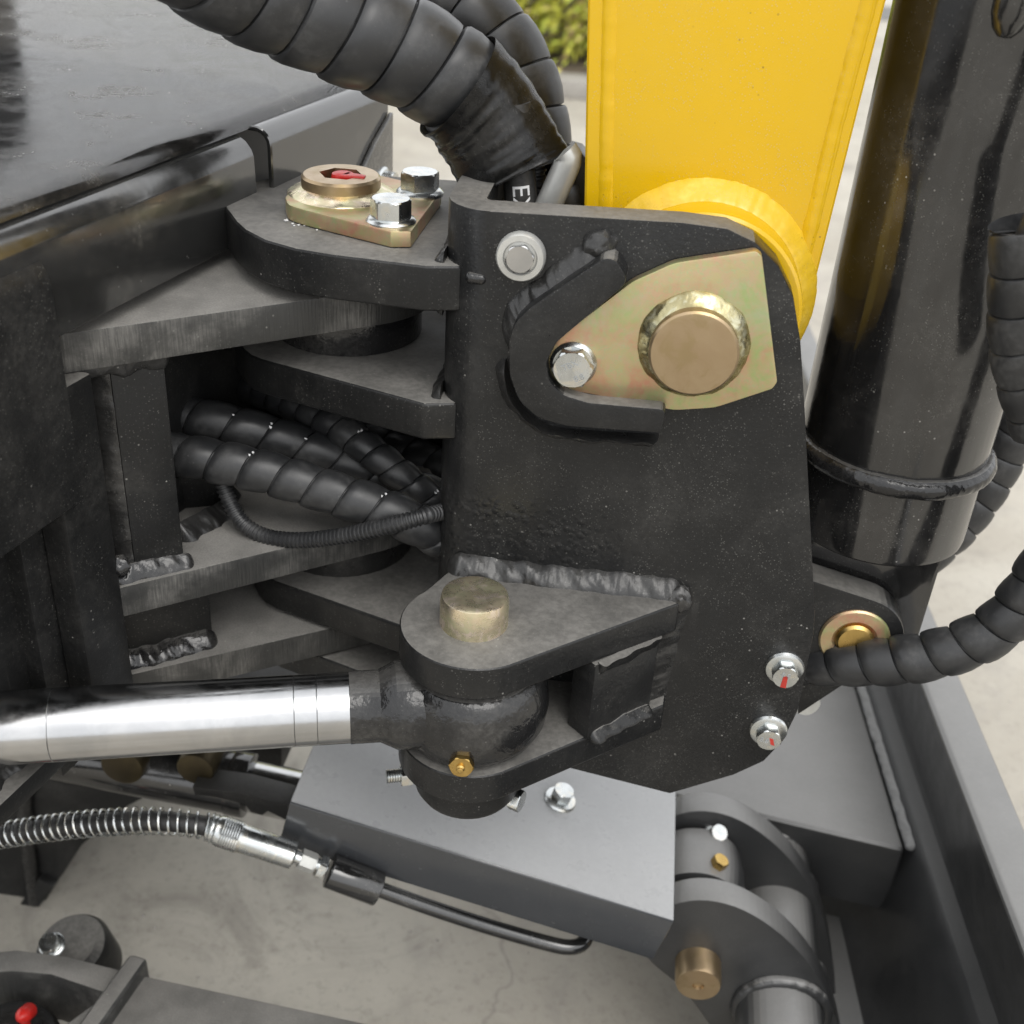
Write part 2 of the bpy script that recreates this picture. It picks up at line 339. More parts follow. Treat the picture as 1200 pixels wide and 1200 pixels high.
def bead(pts, r, seed=0, rip=.0035, lump=.17, scale=.07, rough=.07):
    """weld bead: lumpy tube with fish-scale ripples, half sunk into the joint"""
    step = min(r * .22, .0011); p = spline(pts, step); N = len(p); bm = bmesh.new(); n = 14; rings = []
    t0 = (p[1] - p[0]).normalized(); u = t0.orthogonal().normalized()
    for i, q in enumerate(p):
        t = (p[min(i + 1, N - 1)] - p[max(i - 1, 0)]).normalized(); u = (u - t * u.dot(t)).normalized(); w = t.cross(u); ring = []
        endf = min(1, (min(i, N - 1 - i) + .6) * step / (r * .9)); endf = math.sqrt(max(.03, 1 - (1 - endf) ** 2))
        for k in range(n):
            a = 2 * math.pi * k / n; dirv = u * math.cos(a) + w * math.sin(a)
            ph = (i * step + .5 * r * abs(math.sin(a + 1.1))) / rip; saw = ph - math.floor(ph)
            rr = r * endf * (.95 + scale * saw * (.6 + .8 * noise.noise(q * 90 + V((0, 0, seed)))) + lump * noise.noise(q * 165 + V((seed, k * .05, 0))) + rough * noise.noise((q + dirv * r) * 420 + V((0, seed, 0))))
            ring.append(bm.verts.new(q + dirv * rr))
        rings.append(ring)
    for a, b in zip(rings, rings[1:]):
        for k in range(n): bm.faces.new((a[k], a[(k + 1) % n], b[(k + 1) % n], b[k]))
    bm.faces.new(rings[0][::-1]); bm.faces.new(rings[-1]); return bm
def fillet(pts, d1, d2, leg, seed=0, rip=.0028, leg2=None, bul=.16, closed=False, var=.28, taper=True, rp=.034):
    """fillet weld in the corner between two surfaces: d1, d2 point from the corner line along each surface (vectors, or functions of 0..1)"""
    leg2 = leg2 or leg; step = max(.0005, leg * .06); p = spline(pts, step); N = len(p); bm = bmesh.new(); M = 11; rows = []
    for i, q in enumerate(p):
        f = i / (N - 1); a = (d1(f) if callable(d1) else V(d1)).normalized(); b = (d2(f) if callable(d2) else V(d2)).normalized(); s_ = i * step
        e = min(1, (min(i, N - 1 - i) + .3) * step / (leg * .8)) if taper else 1; e = math.sqrt(max(.02, 1 - (1 - e) ** 2))
        la = leg * e * (1 + var * noise.noise(q * 120 + V((seed, 0, 0))) + .05 * noise.noise(q * 330 + V((seed, 3, 0))))
        lb = leg2 * e * (1 + var * noise.noise(q * 120 + V((seed, 9, 0))) + .05 * noise.noise(q * 330 + V((seed, 5, 0))))
        row = [bm.verts.new(q - (a + b) * .001)]
        for k in range(M):
            t = k / (M - 1); ph = s_ / rip + 1.5 * (4 * (t - .5) ** 2) + 1.2 * noise.noise(q * 140 + V((0, seed, t))); sw = ph - math.floor(ph)
            blg = 1 + bul * math.sin(math.pi * t) * (.6 + .9 * noise.noise(q * 150 + V((t, seed, 4)))) + (rp * (sw - .5) * (.7 + noise.noise(q * 200 + V((seed, 1, 2)))) + rp * .8 * noise.noise(q * 420 + V((t * 4, seed, 1)))) * math.sin(math.pi * t) ** .5
            row.append(bm.verts.new(q + (a * (1 - t) * la + b * t * lb) * blg - (b * .0004 if k == 0 else a * .0004 if k == M - 1 else V((0, 0, 0)))))
        rows.append(row)
    n = M + 1
    for r1, r2 in zip(rows, rows[1:]):
        for k in range(n): bm.faces.new((r1[k], r1[(k + 1) % n], r2[(k + 1) % n], r2[k]))
    bm.faces.new(rows[0][::-1]); bm.faces.new(rows[-1]); return bm
def ring_pts(c, r, ax=(0, 1, 0), n=60, over=2):
    u, w, d = basis(ax); return [V(c) + (u * math.cos(2 * math.pi * i / n) + w * math.sin(2 * math.pi * i / n)) * r for i in range(n + 1 + over)]
def ring_dir(ax=(0, 1, 0), n=60, over=2, sgn=1):
    u, w, d = basis(ax); return lambda f: (u * math.cos(2 * math.pi * f * (n + over) / n) + w * math.sin(2 * math.pi * f * (n + over) / n)) * sgn
def blob(p, d, r, h, seed=0):
    """a lump of weld metal on a surface with normal d"""
    bm = bmesh.new(); bmesh.ops.create_uvsphere(bm, u_segments=20, v_segments=12, radius=1); u, w, d = basis(d)
    rx, ry = r if isinstance(r, tuple) else (r, r)
    for v in bm.verts:
        c = v.co.copy(); k = 1 + .3 * noise.noise(c * 1.6 + V((seed, 0, 0))); v.co = V(p) + (u * c.x * rx + w * c.y * ry) * k + d * c.z * h * k
    return bm
def hexbm(p, d, af, h, bm=None, dome=True, rot=0):
    bm = bm or bmesh.new(); u, w, d = basis(d); R = af / 2 / math.cos(math.pi / 6); n = 36; rings = []
    hexr = lambda a: (af / 2) / math.cos(((a - rot) % (math.pi / 3)) - math.pi / 6)
    for s, f in ((0, None), (h * .80, None), (h * .93, .985), (h, .88)):
        ring = []
        for k in range(n):
            a = 2 * math.pi * k / n; r = hexr(a)
            if f: r = min(r, R * f) if dome else r * f
            ring.append(bm.verts.new(V(p) + d * s + (u * math.cos(a) + w * math.sin(a)) * r))
        rings.append(ring)
    for a, b in zip(rings, rings[1:]):
        for k in range(n): bm.faces.new((a[k], a[(k + 1) % n], b[(k + 1) % n], b[k]))
    bm.faces.new(rings[0][::-1]); bm.faces.new(rings[-1]); return bm
def text_obj(s, size, mat, parent, origin, xdir, ydir, depth=.0002, name='lettering', wrap=None):
    """raised or printed characters; wrap = (axis point, axis dir, radius) rolls them onto a hose"""
    cu = bpy.data.curves.new('t', 'FONT'); cu.body = s; cu.size = size; cu.extrude = depth; cu.align_x = 'CENTER'; cu.align_y = 'CENTER'
    t = bpy.data.objects.new('t', cu); COL.objects.link(t); dg = bpy.context.evaluated_depsgraph_get()
    me0 = bpy.data.meshes.new_from_object(t.evaluated_get(dg)); bpy.data.objects.remove(t); bm = bmesh.new(); bm.from_mesh(me0); bpy.data.meshes.remove(me0)
    x, y = V(xdir).normalized(), V(ydir).normalized(); z = x.cross(y)
    if wrap:
        bmesh.ops.triangulate(bm, faces=bm.faces); bmesh.ops.subdivide_edges(bm, edges=bm.edges[:], cuts=4, use_grid_fill=True)
    for v in bm.verts:
        c = v.co.copy()
        if wrap:
            r = wrap; a = c.y / r; v.co = V(origin) - z * r + x * c.x + (y * math.sin(a) + z * math.cos(a)) * (r + c.z + .00012)
        else: v.co = V(origin) + x * c.x + y * c.y + z * c.z
    return obj(name, bm, mat, parent, 30)
def flange_bolt(parent, p, d, af, h, fl, name='bolt', rot=0, flh=None, mat=None, label=None):
    flh = flh or h * .22; bm = lathe(p, d, [(-.0005, fl), (flh * .35, fl), (flh * .8, fl * .93), (flh * 1.15, af * .56)], 40)
    hexbm(V(p) + V(d).normalized() * flh * .9, d, af, h, bm, True, rot)
    return obj(name, bm, mat or M_ZINC, parent, 28, label)

# ================================================================== ground and background
GZ = -.53
bm = bmesh.new(); S = 60
bmesh.ops.create_grid(bm, x_segments=1, y_segments=1, size=S)
for v in bm.verts: v.co.z = GZ
g = obj('ground', bm, M_CONC, None, None, fix=False); g['kind'] = 'structure'
kp = oz(640, 114, GZ)                        # foot of the kerb behind the machine
kd = V((1, .04, 0)).normalized(); kn = V((-.04, 1, 0)).normalized()
bm = bmesh.new()
for i in range(-9, 1):
    a = kp + kd * (i * .8); prism([a, a + kd * .79, a + kd * .79 + kn * .13, a + kn * .13], (0, 0, .06), .01, 2, bm)
k = obj('kerb', bm, M_KERB, None, 40); k['kind'] = 'structure'
a = kp + kn * .128; bm = prism([a - kd * 7.2, a + kd * .79, a + kd * .79 + kn * 6, a - kd * 7.2 + kn * 6], (0, 0, .05), 0)
so = obj('planting_bed', bm, M_SOIL, None, None); so['kind'] = 'structure'
rs = random.Random(3); bm = bmesh.new()
for i in range(900):
    c = V((rs.uniform(-.7, 1.3), rs.uniform(-.2, 2.2), GZ)); r = rs.uniform(.0006, .0022) * (1 + .6 * (rs.random() > .93))
    vs = [bm.verts.new(c + V((math.cos(k * 1.257 + i) * r * rs.uniform(.6, 1.2), math.sin(k * 1.257 + i) * r * rs.uniform(.6, 1.2), 0))) for k in range(5)]; t = bm.verts.new(c + V((0, 0, r * rs.uniform(.5, 1))))
    for k in range(5): bm.faces.new((vs[k], vs[(k + 1) % 5], t))
gr_ = obj('grit', bm, M_KERB, None, None); gr_['kind'] = 'stuff'; gr_['label'] = 'fine grit scattered on the concrete ground'
ra, rb = oz(1050, 25, GZ), oz(1050, 9, GZ)
bm = prism([V((x, y, GZ + .0005)) for x, y in ((ra.x - .35, ra.y), (30, ra.y), (30, rb.y), (ra.x - .35, rb.y))], (0, 0, .0035), 0)
rd_ = obj('road', bm, M_ASPH, None, None); rd_['kind'] = 'structure'
def shrub(p, h, w, seed, label):
    rs = random.Random(seed); root = emp('shrub', label, 'shrub', p, 'shrubs along the kerb'); bm = bmesh.new(); tips = []
    for i in range(9):
        a = rs.uniform(0, 6.28); t = V(p) + V((math.cos(a) * w * rs.uniform(.1, .42), math.sin(a) * w * rs.uniform(.1, .42), h * rs.uniform(.12, .8)))
        tube([V(p) + V((math.cos(a) * .02, math.sin(a) * .02, 0)), (V(p) + t) / 2 + V((0, 0, h * .08)), t], lambda k: .012 - .004 * k, 6, bm); tips.append(t)
    obj('branches', bm, M_BARK, root)
    bm = bmesh.new()
    for i in range(6500):
        t = rs.choice(tips); q = V((rs.gauss(0, 1), rs.gauss(0, 1), rs.gauss(0, 1))) * (.16 * w) + t
        if q.z < p[2] + .02: q.z = p[2] + rs.uniform(.02, .2)
        n = V((rs.gauss(0, 1), rs.gauss(0, 1), rs.gauss(0, 1) + .6)).normalized(); u = n.orthogonal().normalized(); v = n.cross(u); s = rs.uniform(.009, .018)
        bm.faces.new([bm.verts.new(q + x) for x in (u * s * 1.5, v * s * .6, -u * s * 1.5 , -v * s * .6)])
    f = obj('foliage', bm, M_LEAF, root, None, fix=False); f['kind'] = 'stuff'
for i, (dx, dy, h, w, lab) in enumerate(((-.75, .38, .75, .8, 'yellow-green shrub behind the black hoses, nearest the grey panel'), (-.12, .36, .62, .9, 'yellow-green shrub beyond the kerb between hoses and yellow boom'),
        (.42, .5, .8, .7, 'bushy green shrub hidden for the most part behind the yellow boom'), (-.35, 1.0, 1.0, 1.0, 'taller shrub at the back of the bed, above the spiral hoses'), (.3, 1.1, 1.0, .8, 'tall shrub at the back of the bed beside the boom edge'), (-1.3, .7, .9, .9, 'green shrub far left behind the engine cowl'))):
    shrub(kp + kd * dx + kn * dy + V((0, 0, .05)), h, w, 10 + i, lab)

# ================================================================== swing bracket
BX, BW = -.041, .166                          # outer face of the U's back, overall width (Y)
TP, RI = .018, .022                           # plate thickness, outer bend radius
br = emp('swing_bracket', 'black steel swing bracket with welded lugs, carrying the foot of the yellow boom', 'bracket', (0, .08, -.19))
pz = lambda u, v: (lambda p: (p.x, p.z))(oy(u, v, 0))
right = [pz(*p) for p in ((800, 261), (852, 268), (885, 284), (912, 312), (930, 350), (938, 400), (943, 480), (949, 600), (955, 720), (953, 745), (944, 790), (934, 835), (918, 868), (895, 892), (860, 908), (785, 930))]
ztop = oy(600, 250, 0).z
# the plate is drawn flat (s, z) and then folded round the back of the bracket
S0 = BX + RI; ARC = RI * math.pi / 2; BACK = BW - 2 * RI
def fold(s, off):                             # s measured along the outer face, off = depth into the plate
    if s >= S0: return V((s, off))
    t = S0 - s; r = RI - off
    if t < ARC: a = t / RI; return V((S0 - r * math.sin(a), RI - r * math.cos(a)))
    t -= ARC
    if t < BACK: return V((BX + off, RI + t))
    t -= BACK
    if t < ARC: a = t / RI; return V((S0 - r * math.cos(a), BW - RI + r * math.sin(a)))
    return V((S0 + t - ARC, BW - off))
zb = -.165
E1 = S0 - 2 * ARC - BACK
far = [(E1 - .105, -.12), (E1 - .115, -.02), (E1 - .11, .07), (E1 - .07, .11), (E1 - .03, ztop - .006), (E1, ztop)]
outline = [(S0, ztop)] + right[:] + [(S0 + .03, zb), (S0, zb), (E1, zb), (E1 - .07, -.165)] + far
bm = bmesh.new(); vs = [bm.verts.new((p[0], 0, p[1])) for p in outline]; bm.faces.new(vs)
for i in range(33):
    s = S0 - (2 * ARC + BACK) * i / 32
    bmesh.ops.bisect_plane(bm, geom=bm.verts[:] + bm.edges[:] + bm.faces[:], plane_co=(s, 0, 0), plane_no=(1, 0, 0))
s1, s2 = S0 - ARC - .002, S0 - ARC - BACK + .012     # window in the back between the knuckle plates, for the hoses
for s in (s1, s2): bmesh.ops.bisect_plane(bm, geom=bm.verts[:] + bm.edges[:] + bm.faces[:], plane_co=(s, 0, 0), plane_no=(1, 0, 0))
for z in (-.03, .045): bmesh.ops.bisect_plane(bm, geom=bm.verts[:] + bm.edges[:] + bm.faces[:], plane_co=(0, 0, z), plane_no=(0, 0, 1))
bmesh.ops.delete(bm, geom=[f for f in bm.faces if s2 < f.calc_center_median().x < s1 and -.03 < f.calc_center_median().z < .045], context='FACES')
fl = list(bm.faces); ex = bmesh.ops.extrude_face_region(bm, geom=fl); top_v = {v for v in ex['geom'] if isinstance(v, bmesh.types.BMVert)}
for v in bm.verts:
    q = fold(v.co.x, TP if v in top_v else 0); v.co = V((q.x, q.y, v.co.z))
bmesh.ops.recalc_face_normals(bm, faces=bm.faces)
ed = [e for e in bm.edges if len(e.link_faces) == 2 and e.calc_face_angle(0) > 1.0]
bmesh.ops.bevel(bm, geom=ed, offset=.0013, segments=2, affect='EDGES', profile=.6, clamp_overlap=True)
obj('side_plate', bm, M_PLATE, br, 40)

# knuckle plates round the vertical swing pin
AX, AY = -.113, .085
KF = [(-.1525, .0385), (-.144, .027), (-.130, .0145), (-.112, .0060), (-.094, .0025)]; KS = [(-.1545, .0425), (-.148, .0355), (-.140, .0312)]
def knuckle(zt, th, front=KF, name='knuckle_plate'):
    R = .058
    pts = [(BX + .006, AY + .066)] + arc(AX, AY, R, 98, 216, 20) + front + [(BX - .006, -.0008), (BX + .010, .004), (BX + .006, .02)]
    return obj(name, prism(xy(pts, zt), (0, 0, -th), .0022, 3), M_STEEL, br)
knuckle(.128, .0225); knuckle(.057, .0205, KS)
knuckle(-.084, .0205, KS); knuckle(-.128, .0205, KS)
# thrust washers in the joint
for z0, z1 in ((.1058, .0995),): obj('thrust_washer', cyl((AX, AY, z1), (AX, AY, z0), .044, .001), M_WELD, br)
obj('thrust_washer', cyl((AX + .006, AY, .0572), (AX + .006, AY, .0795), .041, .001), M_EYE, br)
# weld beads where the knuckles meet the back of the bracket
obj('weld_bead', fillet([(BX, .006, .1057), (BX, .05, .1057), (BX, .12, .1057)], (-1, 0, 0), (0, 0, -1), .005, 3), M_WELD, br)
obj('thrust_washer', cyl((AX, AY, -.0842), (AX, AY, -.0608), .043, .001), M_WELD, br)
obj('weld_bead', fillet([(BX, .006, .0568), (BX, .05, .0568), (BX, .15, .0568)], (-1, 0, 0), (0, 0, 1), .0055, 4), M_WELD, br)
obj('weld_bead', fillet([(BX, .006, .1278), (BX, .05, .1278), (BX, .15, .1278)], (-1, 0, 0), (0, 0, 1), .0045, 4), M_WELD, br)
obj('weld_lump', bead([oy(546, 324, .0016), oy(558, 326, .0014), oy(571, 327, .0016)], .0030, 5, .02, .1, .02, .03), M_EYE, br)

# socket-head plug, upper left of the plate
p = oy(611, 299, 0); rr = .0115
obj('socket_plug', lathe(p, (0, -1, 0), [(-.001, rr), (.0035, rr), (.0048, rr * .93), (.005, rr * .70), (.0042, rr * .66)], 40, None, False), M_GREYP, br)
bm = bmesh.new(); n = 6; ro = rr * .68; hx = .0066; R0 = []; R1 = []; R2 = []
for k in range(24):
    a = 2 * math.pi * k / 24 + .2; u = V((math.cos(a), 0, math.sin(a))); rh = hx * math.cos(math.pi / 6) / math.cos(((a) % (math.pi / 3)) - math.pi / 6)
    R0.append(bm.verts.new(p + V((0, -.0044, 0)) + u * ro)); R1.append(bm.verts.new(p + V((0, -.0040, 0)) + u * rh)); R2.append(bm.verts.new(p + V((0, -.0030, 0)) + u * rh * .60))
cc = bm.verts.new(p + V((0, -.0042, 0)))
for k in range(24):
    j = (k + 1) % 24; bm.faces.new((R0[k], R0[j], R1[j], R1[k])); bm.faces.new((R1[k], R1[j], R2[j], R2[k])); bm.faces.new((R2[k], R2[j], cc))
bm.free(); obj('socket_seat', cyl(p + V((0, .001, 0)), p + V((0, -.0038, 0)), rr * .72, .0004), M_GREYP, br)
obj('hex_head', hexbm(p + V((0, -.0030, 0)), (0, -1, 0), .0122, .0036, None, True, .45), M_CHROME, br, 20)

# V-shaped keeper bar welded to the plate
KT = .016
kin = [oy(u, v, -KT) for u, v in ((743, 312), (722, 296))]
kp_out = [pz2 for pz2 in ((717, 296), (622, 360), (603, 378), (596, 400), (597, 440), (608, 470), (630, 490), (665, 500), (775, 508))]
kp_in = ((781, 480), (690, 472), (660, 463), (643, 447), (640, 425), (652, 402), (672, 385), (738, 330))
kpts = [oy(u, v, -KT) for u, v in kp_out + list(kp_in)]
k2 = rnd([(p.x, p.z) for p in kpts], [.006] + [.012] * 7 + [.003, .003] + [.01] * 6 + [.006], 5)
obj('keeper_bar', prism(xz(k2, -KT), (0, KT - .0003, 0), .0012, 2), M_PLATE, br)
wp = [oy(u, v, 0) for u, v in ((722, 292), (700, 305), (668, 328), (640, 350), (620, 364), (606, 382), (598, 410))]
obj('weld_bead', fillet(wp, (-.62, 0, .78), (0, -1, 0), .0105, 11, .0035, .0080, .3, False, .16), M_WELD, br)
obj('weld_lump', blob(oy(703, 287, .001), (0, -1, .2), (.0092, .0075), .0075, 8), M_WELD, br)
obj('weld_bead', fillet([oy(u, v, 0) for u, v in ((592, 420), (597, 448), (610, 474), (632, 493), (662, 503), (772, 511))], lambda f: V((-.9 + .8 * f, 0, -.3 - .7 * f)), (0, -1, 0), .0055, 15, .004, .010, .25), M_WELD, br)

# the two flange bolts at the lower right corner
for i, (u, v, rt) in enumerate(((919, 782, .25), (900, 855, .1))):
    p = oy(u, v, 0)
    b = flange_bolt(br, p, (0, -1, 0), .0128, .0068, .0106, rot=rt, flh=.003, label='upper of the two lower right flange bolts, red streak down its head' if i == 0 else 'lower of the two lower right flange bolts, red dab on its head')
    q = p + V((.0, -.0098, 0))
    s = obj('paint_mark', prism([q + V(c) for c in (((-.0012, 0, .0010), (.0012, 0, .0012), (.0013, 0, -.0065), (-.0018, 0, -.0062)) if i == 0 else ((.0000, 0, .0020), (.0022, 0, .0014), (.0035, 0, -.0030), (.0012, 0, -.0022)))], (0, .0003, 0), 0), M_REDP, b)
    text_obj('8.8', .0042, M_STAMP, b, q + V((-.0026 if i else 0, .0002, .0016 if not i else .0)), (1, 0, -.2), (.2, 0, 1), .0002, 'head_marking')

# lugs for the swing cylinder
LT = .0185
LC = oz(556, 730, -.038); 
def lug_pts(z, off):
    tip = oz(799, 697, -.038); R = .0375
    return [(-.028, .004)] + arc(LC.x, LC.y, R, 142, 305, 22) + [(tip.x - .001, tip.y - .008), (tip.x, .004)]
obj('upper_lug', prism(xy(lug_pts(0, 0), -.038), (0, 0, -LT), .0016, 3), M_PLATE, br)
ZL = -.1065
obj('lower_lug', prism(xy([(p[0], p[1]) for p in lug_pts(0, 0)], ZL), (0, 0, -LT), .0016, 3), M_PLATE, br)
# gusset block between the lugs
e1 = oz(690, 790, -.0565); e2 = oz(783, 745, -.0565)
tipx = oz(799, 697, -.038)
ga = V((.052, -.047, 0)); gb = V((tipx.x - .009, -.0135, 0)); gn = V((-(gb - ga).y, (gb - ga).x, 0)).normalized()
obj('gusset_block', prism([V((q.x, q.y, -.0563)) for q in (ga, gb, gb + gn * .016, ga + gn * .016)], (0, 0, -(-.0567 - ZL)), .001, 2), M_PLATE, br)
obj('weld_bead', fillet([(-.033, 0, -.038), (0, 0, -.038), (.05, 0, -.038), (tipx.x, 0, -.038)], (0, -1, 0), (0, 0, 1), .0090, 21, .0026, .0085, .22, False, .16), M_WELD, br)
obj('weld_bead', fillet([(tipx.x - .001, 0, -.033), (tipx.x - .001, 0, -.05), (tipx.x - .004, 0, -.08), (tipx.x - .006, 0, -.126)], (1, 0, 0), (-.55, -.83, 0), .0055, 23, .003, .010, .2, False, .18), M_WELD, br)
obj('weld_lump', blob((tipx.x - .001, -.004, -.0385), (.4, -.6, .6), (.0065, .0075), .0055, 12), M_WELD, br)
obj('weld_bead', fillet([ga.lerp(gb, .05) + V((0, 0, -.0566)), ga.lerp(gb, .5) + V((0, 0, -.0566)), gb + V((0, 0, -.0566))], -gn, (0, 0, -1), .0035, 24, .005, .0075, .2, False, .4), M_PLATE, br)
obj('weld_bead', fillet([ga.lerp(gb, .03) + V((0, 0, ZL)), ga.lerp(gb, .5) + V((0, 0, ZL)), gb + V((0, 0, ZL))], -gn, (0, 0, 1), .0050, 25, .005, .0050, .2, False, .35), M_PLATE, br)
# cup boss under the lower lug
obj('cup_boss', lathe((LC.x, LC.y, ZL - LT), (0, 0, -1), [(-.001, .0295), (.002, .0292), (.018, .0285), (.022, .0262), (.0235, .022)], 48), M_STEEL, br)
for (u, v, dx) in ((468, 905, -1), (604, 935, 1)):
    c = oy(u + 14, v + 2, LC.y) if dx < 0 else oy(u - 4, v, LC.y)
    bm = hexbm(c, (dx, -.35, 0), .0115, .006, None, True, .3)
    if dx < 0: 
        lathe(c + V((dx, -.35, 0)).normalized() * .006, (dx, -.35, 0), [(i * .0007, .0034 + (.0005 if i % 2 else 0)) for i in range(12)], 20, bm)
    obj('nut' if dx < 0 else 'bolt', bm, M_ZINC, br, 28)
# lower ears that hold the foot of the boom cylinder
EC = oy(1001, 748, .03)
for y0 in (.03, .118):
    pts = [(.12, EC.z + .045)] + arc(EC.x, EC.z, .027, 78, -90, 18) + [(.12, EC.z - .052)]
    pts = rnd(pts, 0)
    obj('cylinder_ear', prism(xz(pts, y0), (0, .02, 0), .0015, 2), M_PLATE, br)
obj('ear_tie_plate', prism([oy(u, v, .032) for u, v in ((935, 800), (1000, 795), (935, 838))], (0, .1, 0), .001), M_STEEL, br)

# ================================================================== boom pin with its flag plate
bp = emp('boom_pin', 'round boom pin with tan end face on an iridescent zinc flag plate', 'pin', oy(815, 403, 0))
FT = .006
fo = [(652, 398), (741, 330), (790, 308), (886, 294), (893, 300), (911, 448), (905, 456), (838, 478), (790, 481), (672, 458), (644, 444), (641, 422)]
fp = [oy(u, v, -FT - .001) for u, v in fo]; f2 = rnd([(p.x, p.z) for p in fp], [.012, .02, .02, .003, .003, .003, .003, .02, .02, .012, .012, .012], 5)
obj('flag_plate', prism(xz(f2, -FT - .001), (0, FT, 0), .0007, 2), M_ZYEL, bp)
pc = oy(813, 404, -FT - .001)
obj('pin', lathe(pc, (0, -1, 0), [(-.16, .0205), (.0, .0205), (.0108, .0205), (.0118, .0195), (.0120, .018)], 56), M_PINF, bp)
obj('weld_bead', fillet(ring_pts(pc, .0200, (0, 1, 0), 60, 3), ring_dir((0, 1, 0), 60, 3), (0, -1, 0), .0062, 31, .0026, .0058, .10, False, .14, False, .05), M_PINW, bp)
p = oy(672, 426, -FT - .001)
b = flange_bolt(bp, p, (0, -1, 0), .0172, .0062, .0112, rot=.35, flh=.0022, label='hex bolt with a raised grade mark, holding the flag plate')
q = p + V((.001, -.0083, 0))
text_obj('TBX', .0042, M_STAMP, b, q + V((-.0022, 0, .0022)), (.8, 0, .45), (-.45, 0, .8), .0002, 'head_marking')
text_obj('8.8', .0042, M_STAMP, b, q + V((.0026, 0, -.0036)), (.8, 0, .45), (-.45, 0, .8), .0002, 'head_marking')

# ================================================================== yellow boom
YB = .050
bo = emp('boom', 'bright yellow steel boom foot rising from the bracket, with round boss', 'boom', oy(820, 330, YB))
bl = [(697, -500), (684, 262), (740, 420), (820, 470), (900, 420), (944, 372), (951, 350), (1006, 130), (1166, -500)]
pts = [oy(u, v, YB) for u, v in bl]; p2 = rnd([(p.x, p.z) for p in pts], [0, .01, .03, .04, .02, .006, .004, .0, 0], 5)
BT = .066
obj('boom_box', prism(xz(p2, YB), (0, BT, 0), .0025, 3), M_YEL, bo)
# raised edge weld along the front of the side plate
obj('edge_weld', bead([oy(u, v, YB + .0042) for u, v in ((1144, -500), (1040, -90), (1017, 0), (982, 130), (953, 250), (935, 318))], .0060, 41, .02, .04, .015, .02), M_YEL, bo)
obj('edge_weld', bead([oy(u, v, YB + .0050) for u, v in ((722, -500), (716, -90), (715, 0), (712, 120), (710, 262))], .0064, 42, .02, .04, .015, .02), M_YEL, bo)
bc = oy(819, 343, YB)
obj('boss', lathe(bc, (0, -1, 0), [(-.02, .0490), (.022, .0490), (.027, .0485), (.0285, .047)], 64), M_YEL, bo)
obj('boss_weld', fillet(ring_pts(bc, .0485), ring_dir(), (0, -1, 0), .0092, 43, .012, .011, .05, False, .035, False, .006), M_YELW, bo)

# ================================================================== boom cylinder
ya = .084
bcx = emp('boom_cylinder', 'glossy black boom cylinder leaning beside the yellow boom, with a raised ring', 'hydraulic cylinder', oy(1000, 748, ya))
A = oy(1021, 610, ya); B = oy(1183, 0, ya); dv = (B - A).normalized(); RC = .0540
obj('tube', lathe(A, dv, [(0, RC - .006), (.002, RC - .0035), (.0045, RC - .003), (.40, RC - .003), (.401, RC - .01)], 72), M_CYL, bcx)
u_, w_, d_ = basis(dv)
def onax(u, v): 
    q = oy(u, v, ya - .05); return (q - A).dot(dv)
sr = onax(1050, 578) + .004
obj('weld_ring', bead([A + dv * sr + (u_ * math.cos(a) + w_ * math.sin(a)) * (RC - .0034) for a in [i * 2 * math.pi / 60 for i in range(63)]], .0060, 51, .02, .07, .015, .04), M_EYE, bcx)
EB = oy(1000, 748, ya)
obj('end_block', prism([V((p.x, .054, p.z)) for p in [oy(u, v, .054) for u, v in ((935, 600), (1112, 610), (1106, 655), (1078, 745), (1040, 800), (960, 800), (930, 740))]], (0, .06, 0), .003, 2), M_CYL, bcx)
# port boss near the top right
pb = oy(1188, 22, .03)
obj('port_boss', lathe(pb + V((.002, .004, .055)), (-.05, 0, -1), [(0, .009), (.045, .009), (.054, .0082), (.060, .006), (.063, .003)], 28), M_CYL, bcx)
# pin through the ears
pn = emp('cylinder_pin', 'yellowish pin and thick washer in the ear at the foot of the boom cylinder', 'pin', (EC.x, .03, EC.z))
obj('washer', lathe((EC.x, .0305, EC.z), (0, -1, 0), [(-.004, .0195), (.0015, .0195), (.0025, .0185), (.0027, .0125), (.001, .0105)], 48), M_ZYEL, pn)
obj('pin', lathe((EC.x, .0305, EC.z), (0, -1, 0), [(-.11, .0105), (.003, .0105), (.0045, .009), (.0047, .006)], 40), M_BRASS, pn)

# ================================================================== swing cylinder (chrome rod and cast eye)
sc = emp('swing_cylinder', 'chrome swing cylinder rod ending in a black cast eye between the bracket lugs', 'hydraulic cylinder', (LC.x, LC.y, -.082))
ZE = -.0815
E0 = V((LC.x, LC.y, ZE)); R1 = oz(412, 829, ZE); R0 = oz(0, 853, ZE); rd = (R0 - R1).normalized(); 
RR = .0180
Lr = (R0 - R1).length + .15
prof = [(0, RR - .0006), (.0006, RR)]
for f in (.0172, .0283, .1436): prof += [(f - .0003, RR), (f, RR - .00025), (f + .0003, RR)]
prof += [(Lr, RR)]
obj('rod', lathe(R1, rd, prof, 72), M_CHROME, sc)
obj('rod_neck', lathe(R1 + rd * .002, -rd, [(0, RR - .001), (.001, RR + .0004), (.017, RR + .0004), (.022, RR + .0035), (.035, RR + .004)], 48), M_EYE, sc)
bm = bmesh.new()
obj('eye', lathe((LC.x, LC.y, ZE - .0235), (0, 0, 1), [(0, .030), (.001, .033), (.004, .0362), (.011, .0396), (.021, .0408), (.031, .0396), (.039, .037), (.043, .0335), (.045, .028)], 64), M_EYE, sc)
# shoulder blending rod and eye
q0 = R1 - rd * .018; 
obj('shoulder', tube([q0 + rd * .004, q0 - rd * .004, q0 - rd * .014, q0 - rd * .03], lambda i: (.0185, .0225, .0232, .022)[i], 36), M_EYE, sc)
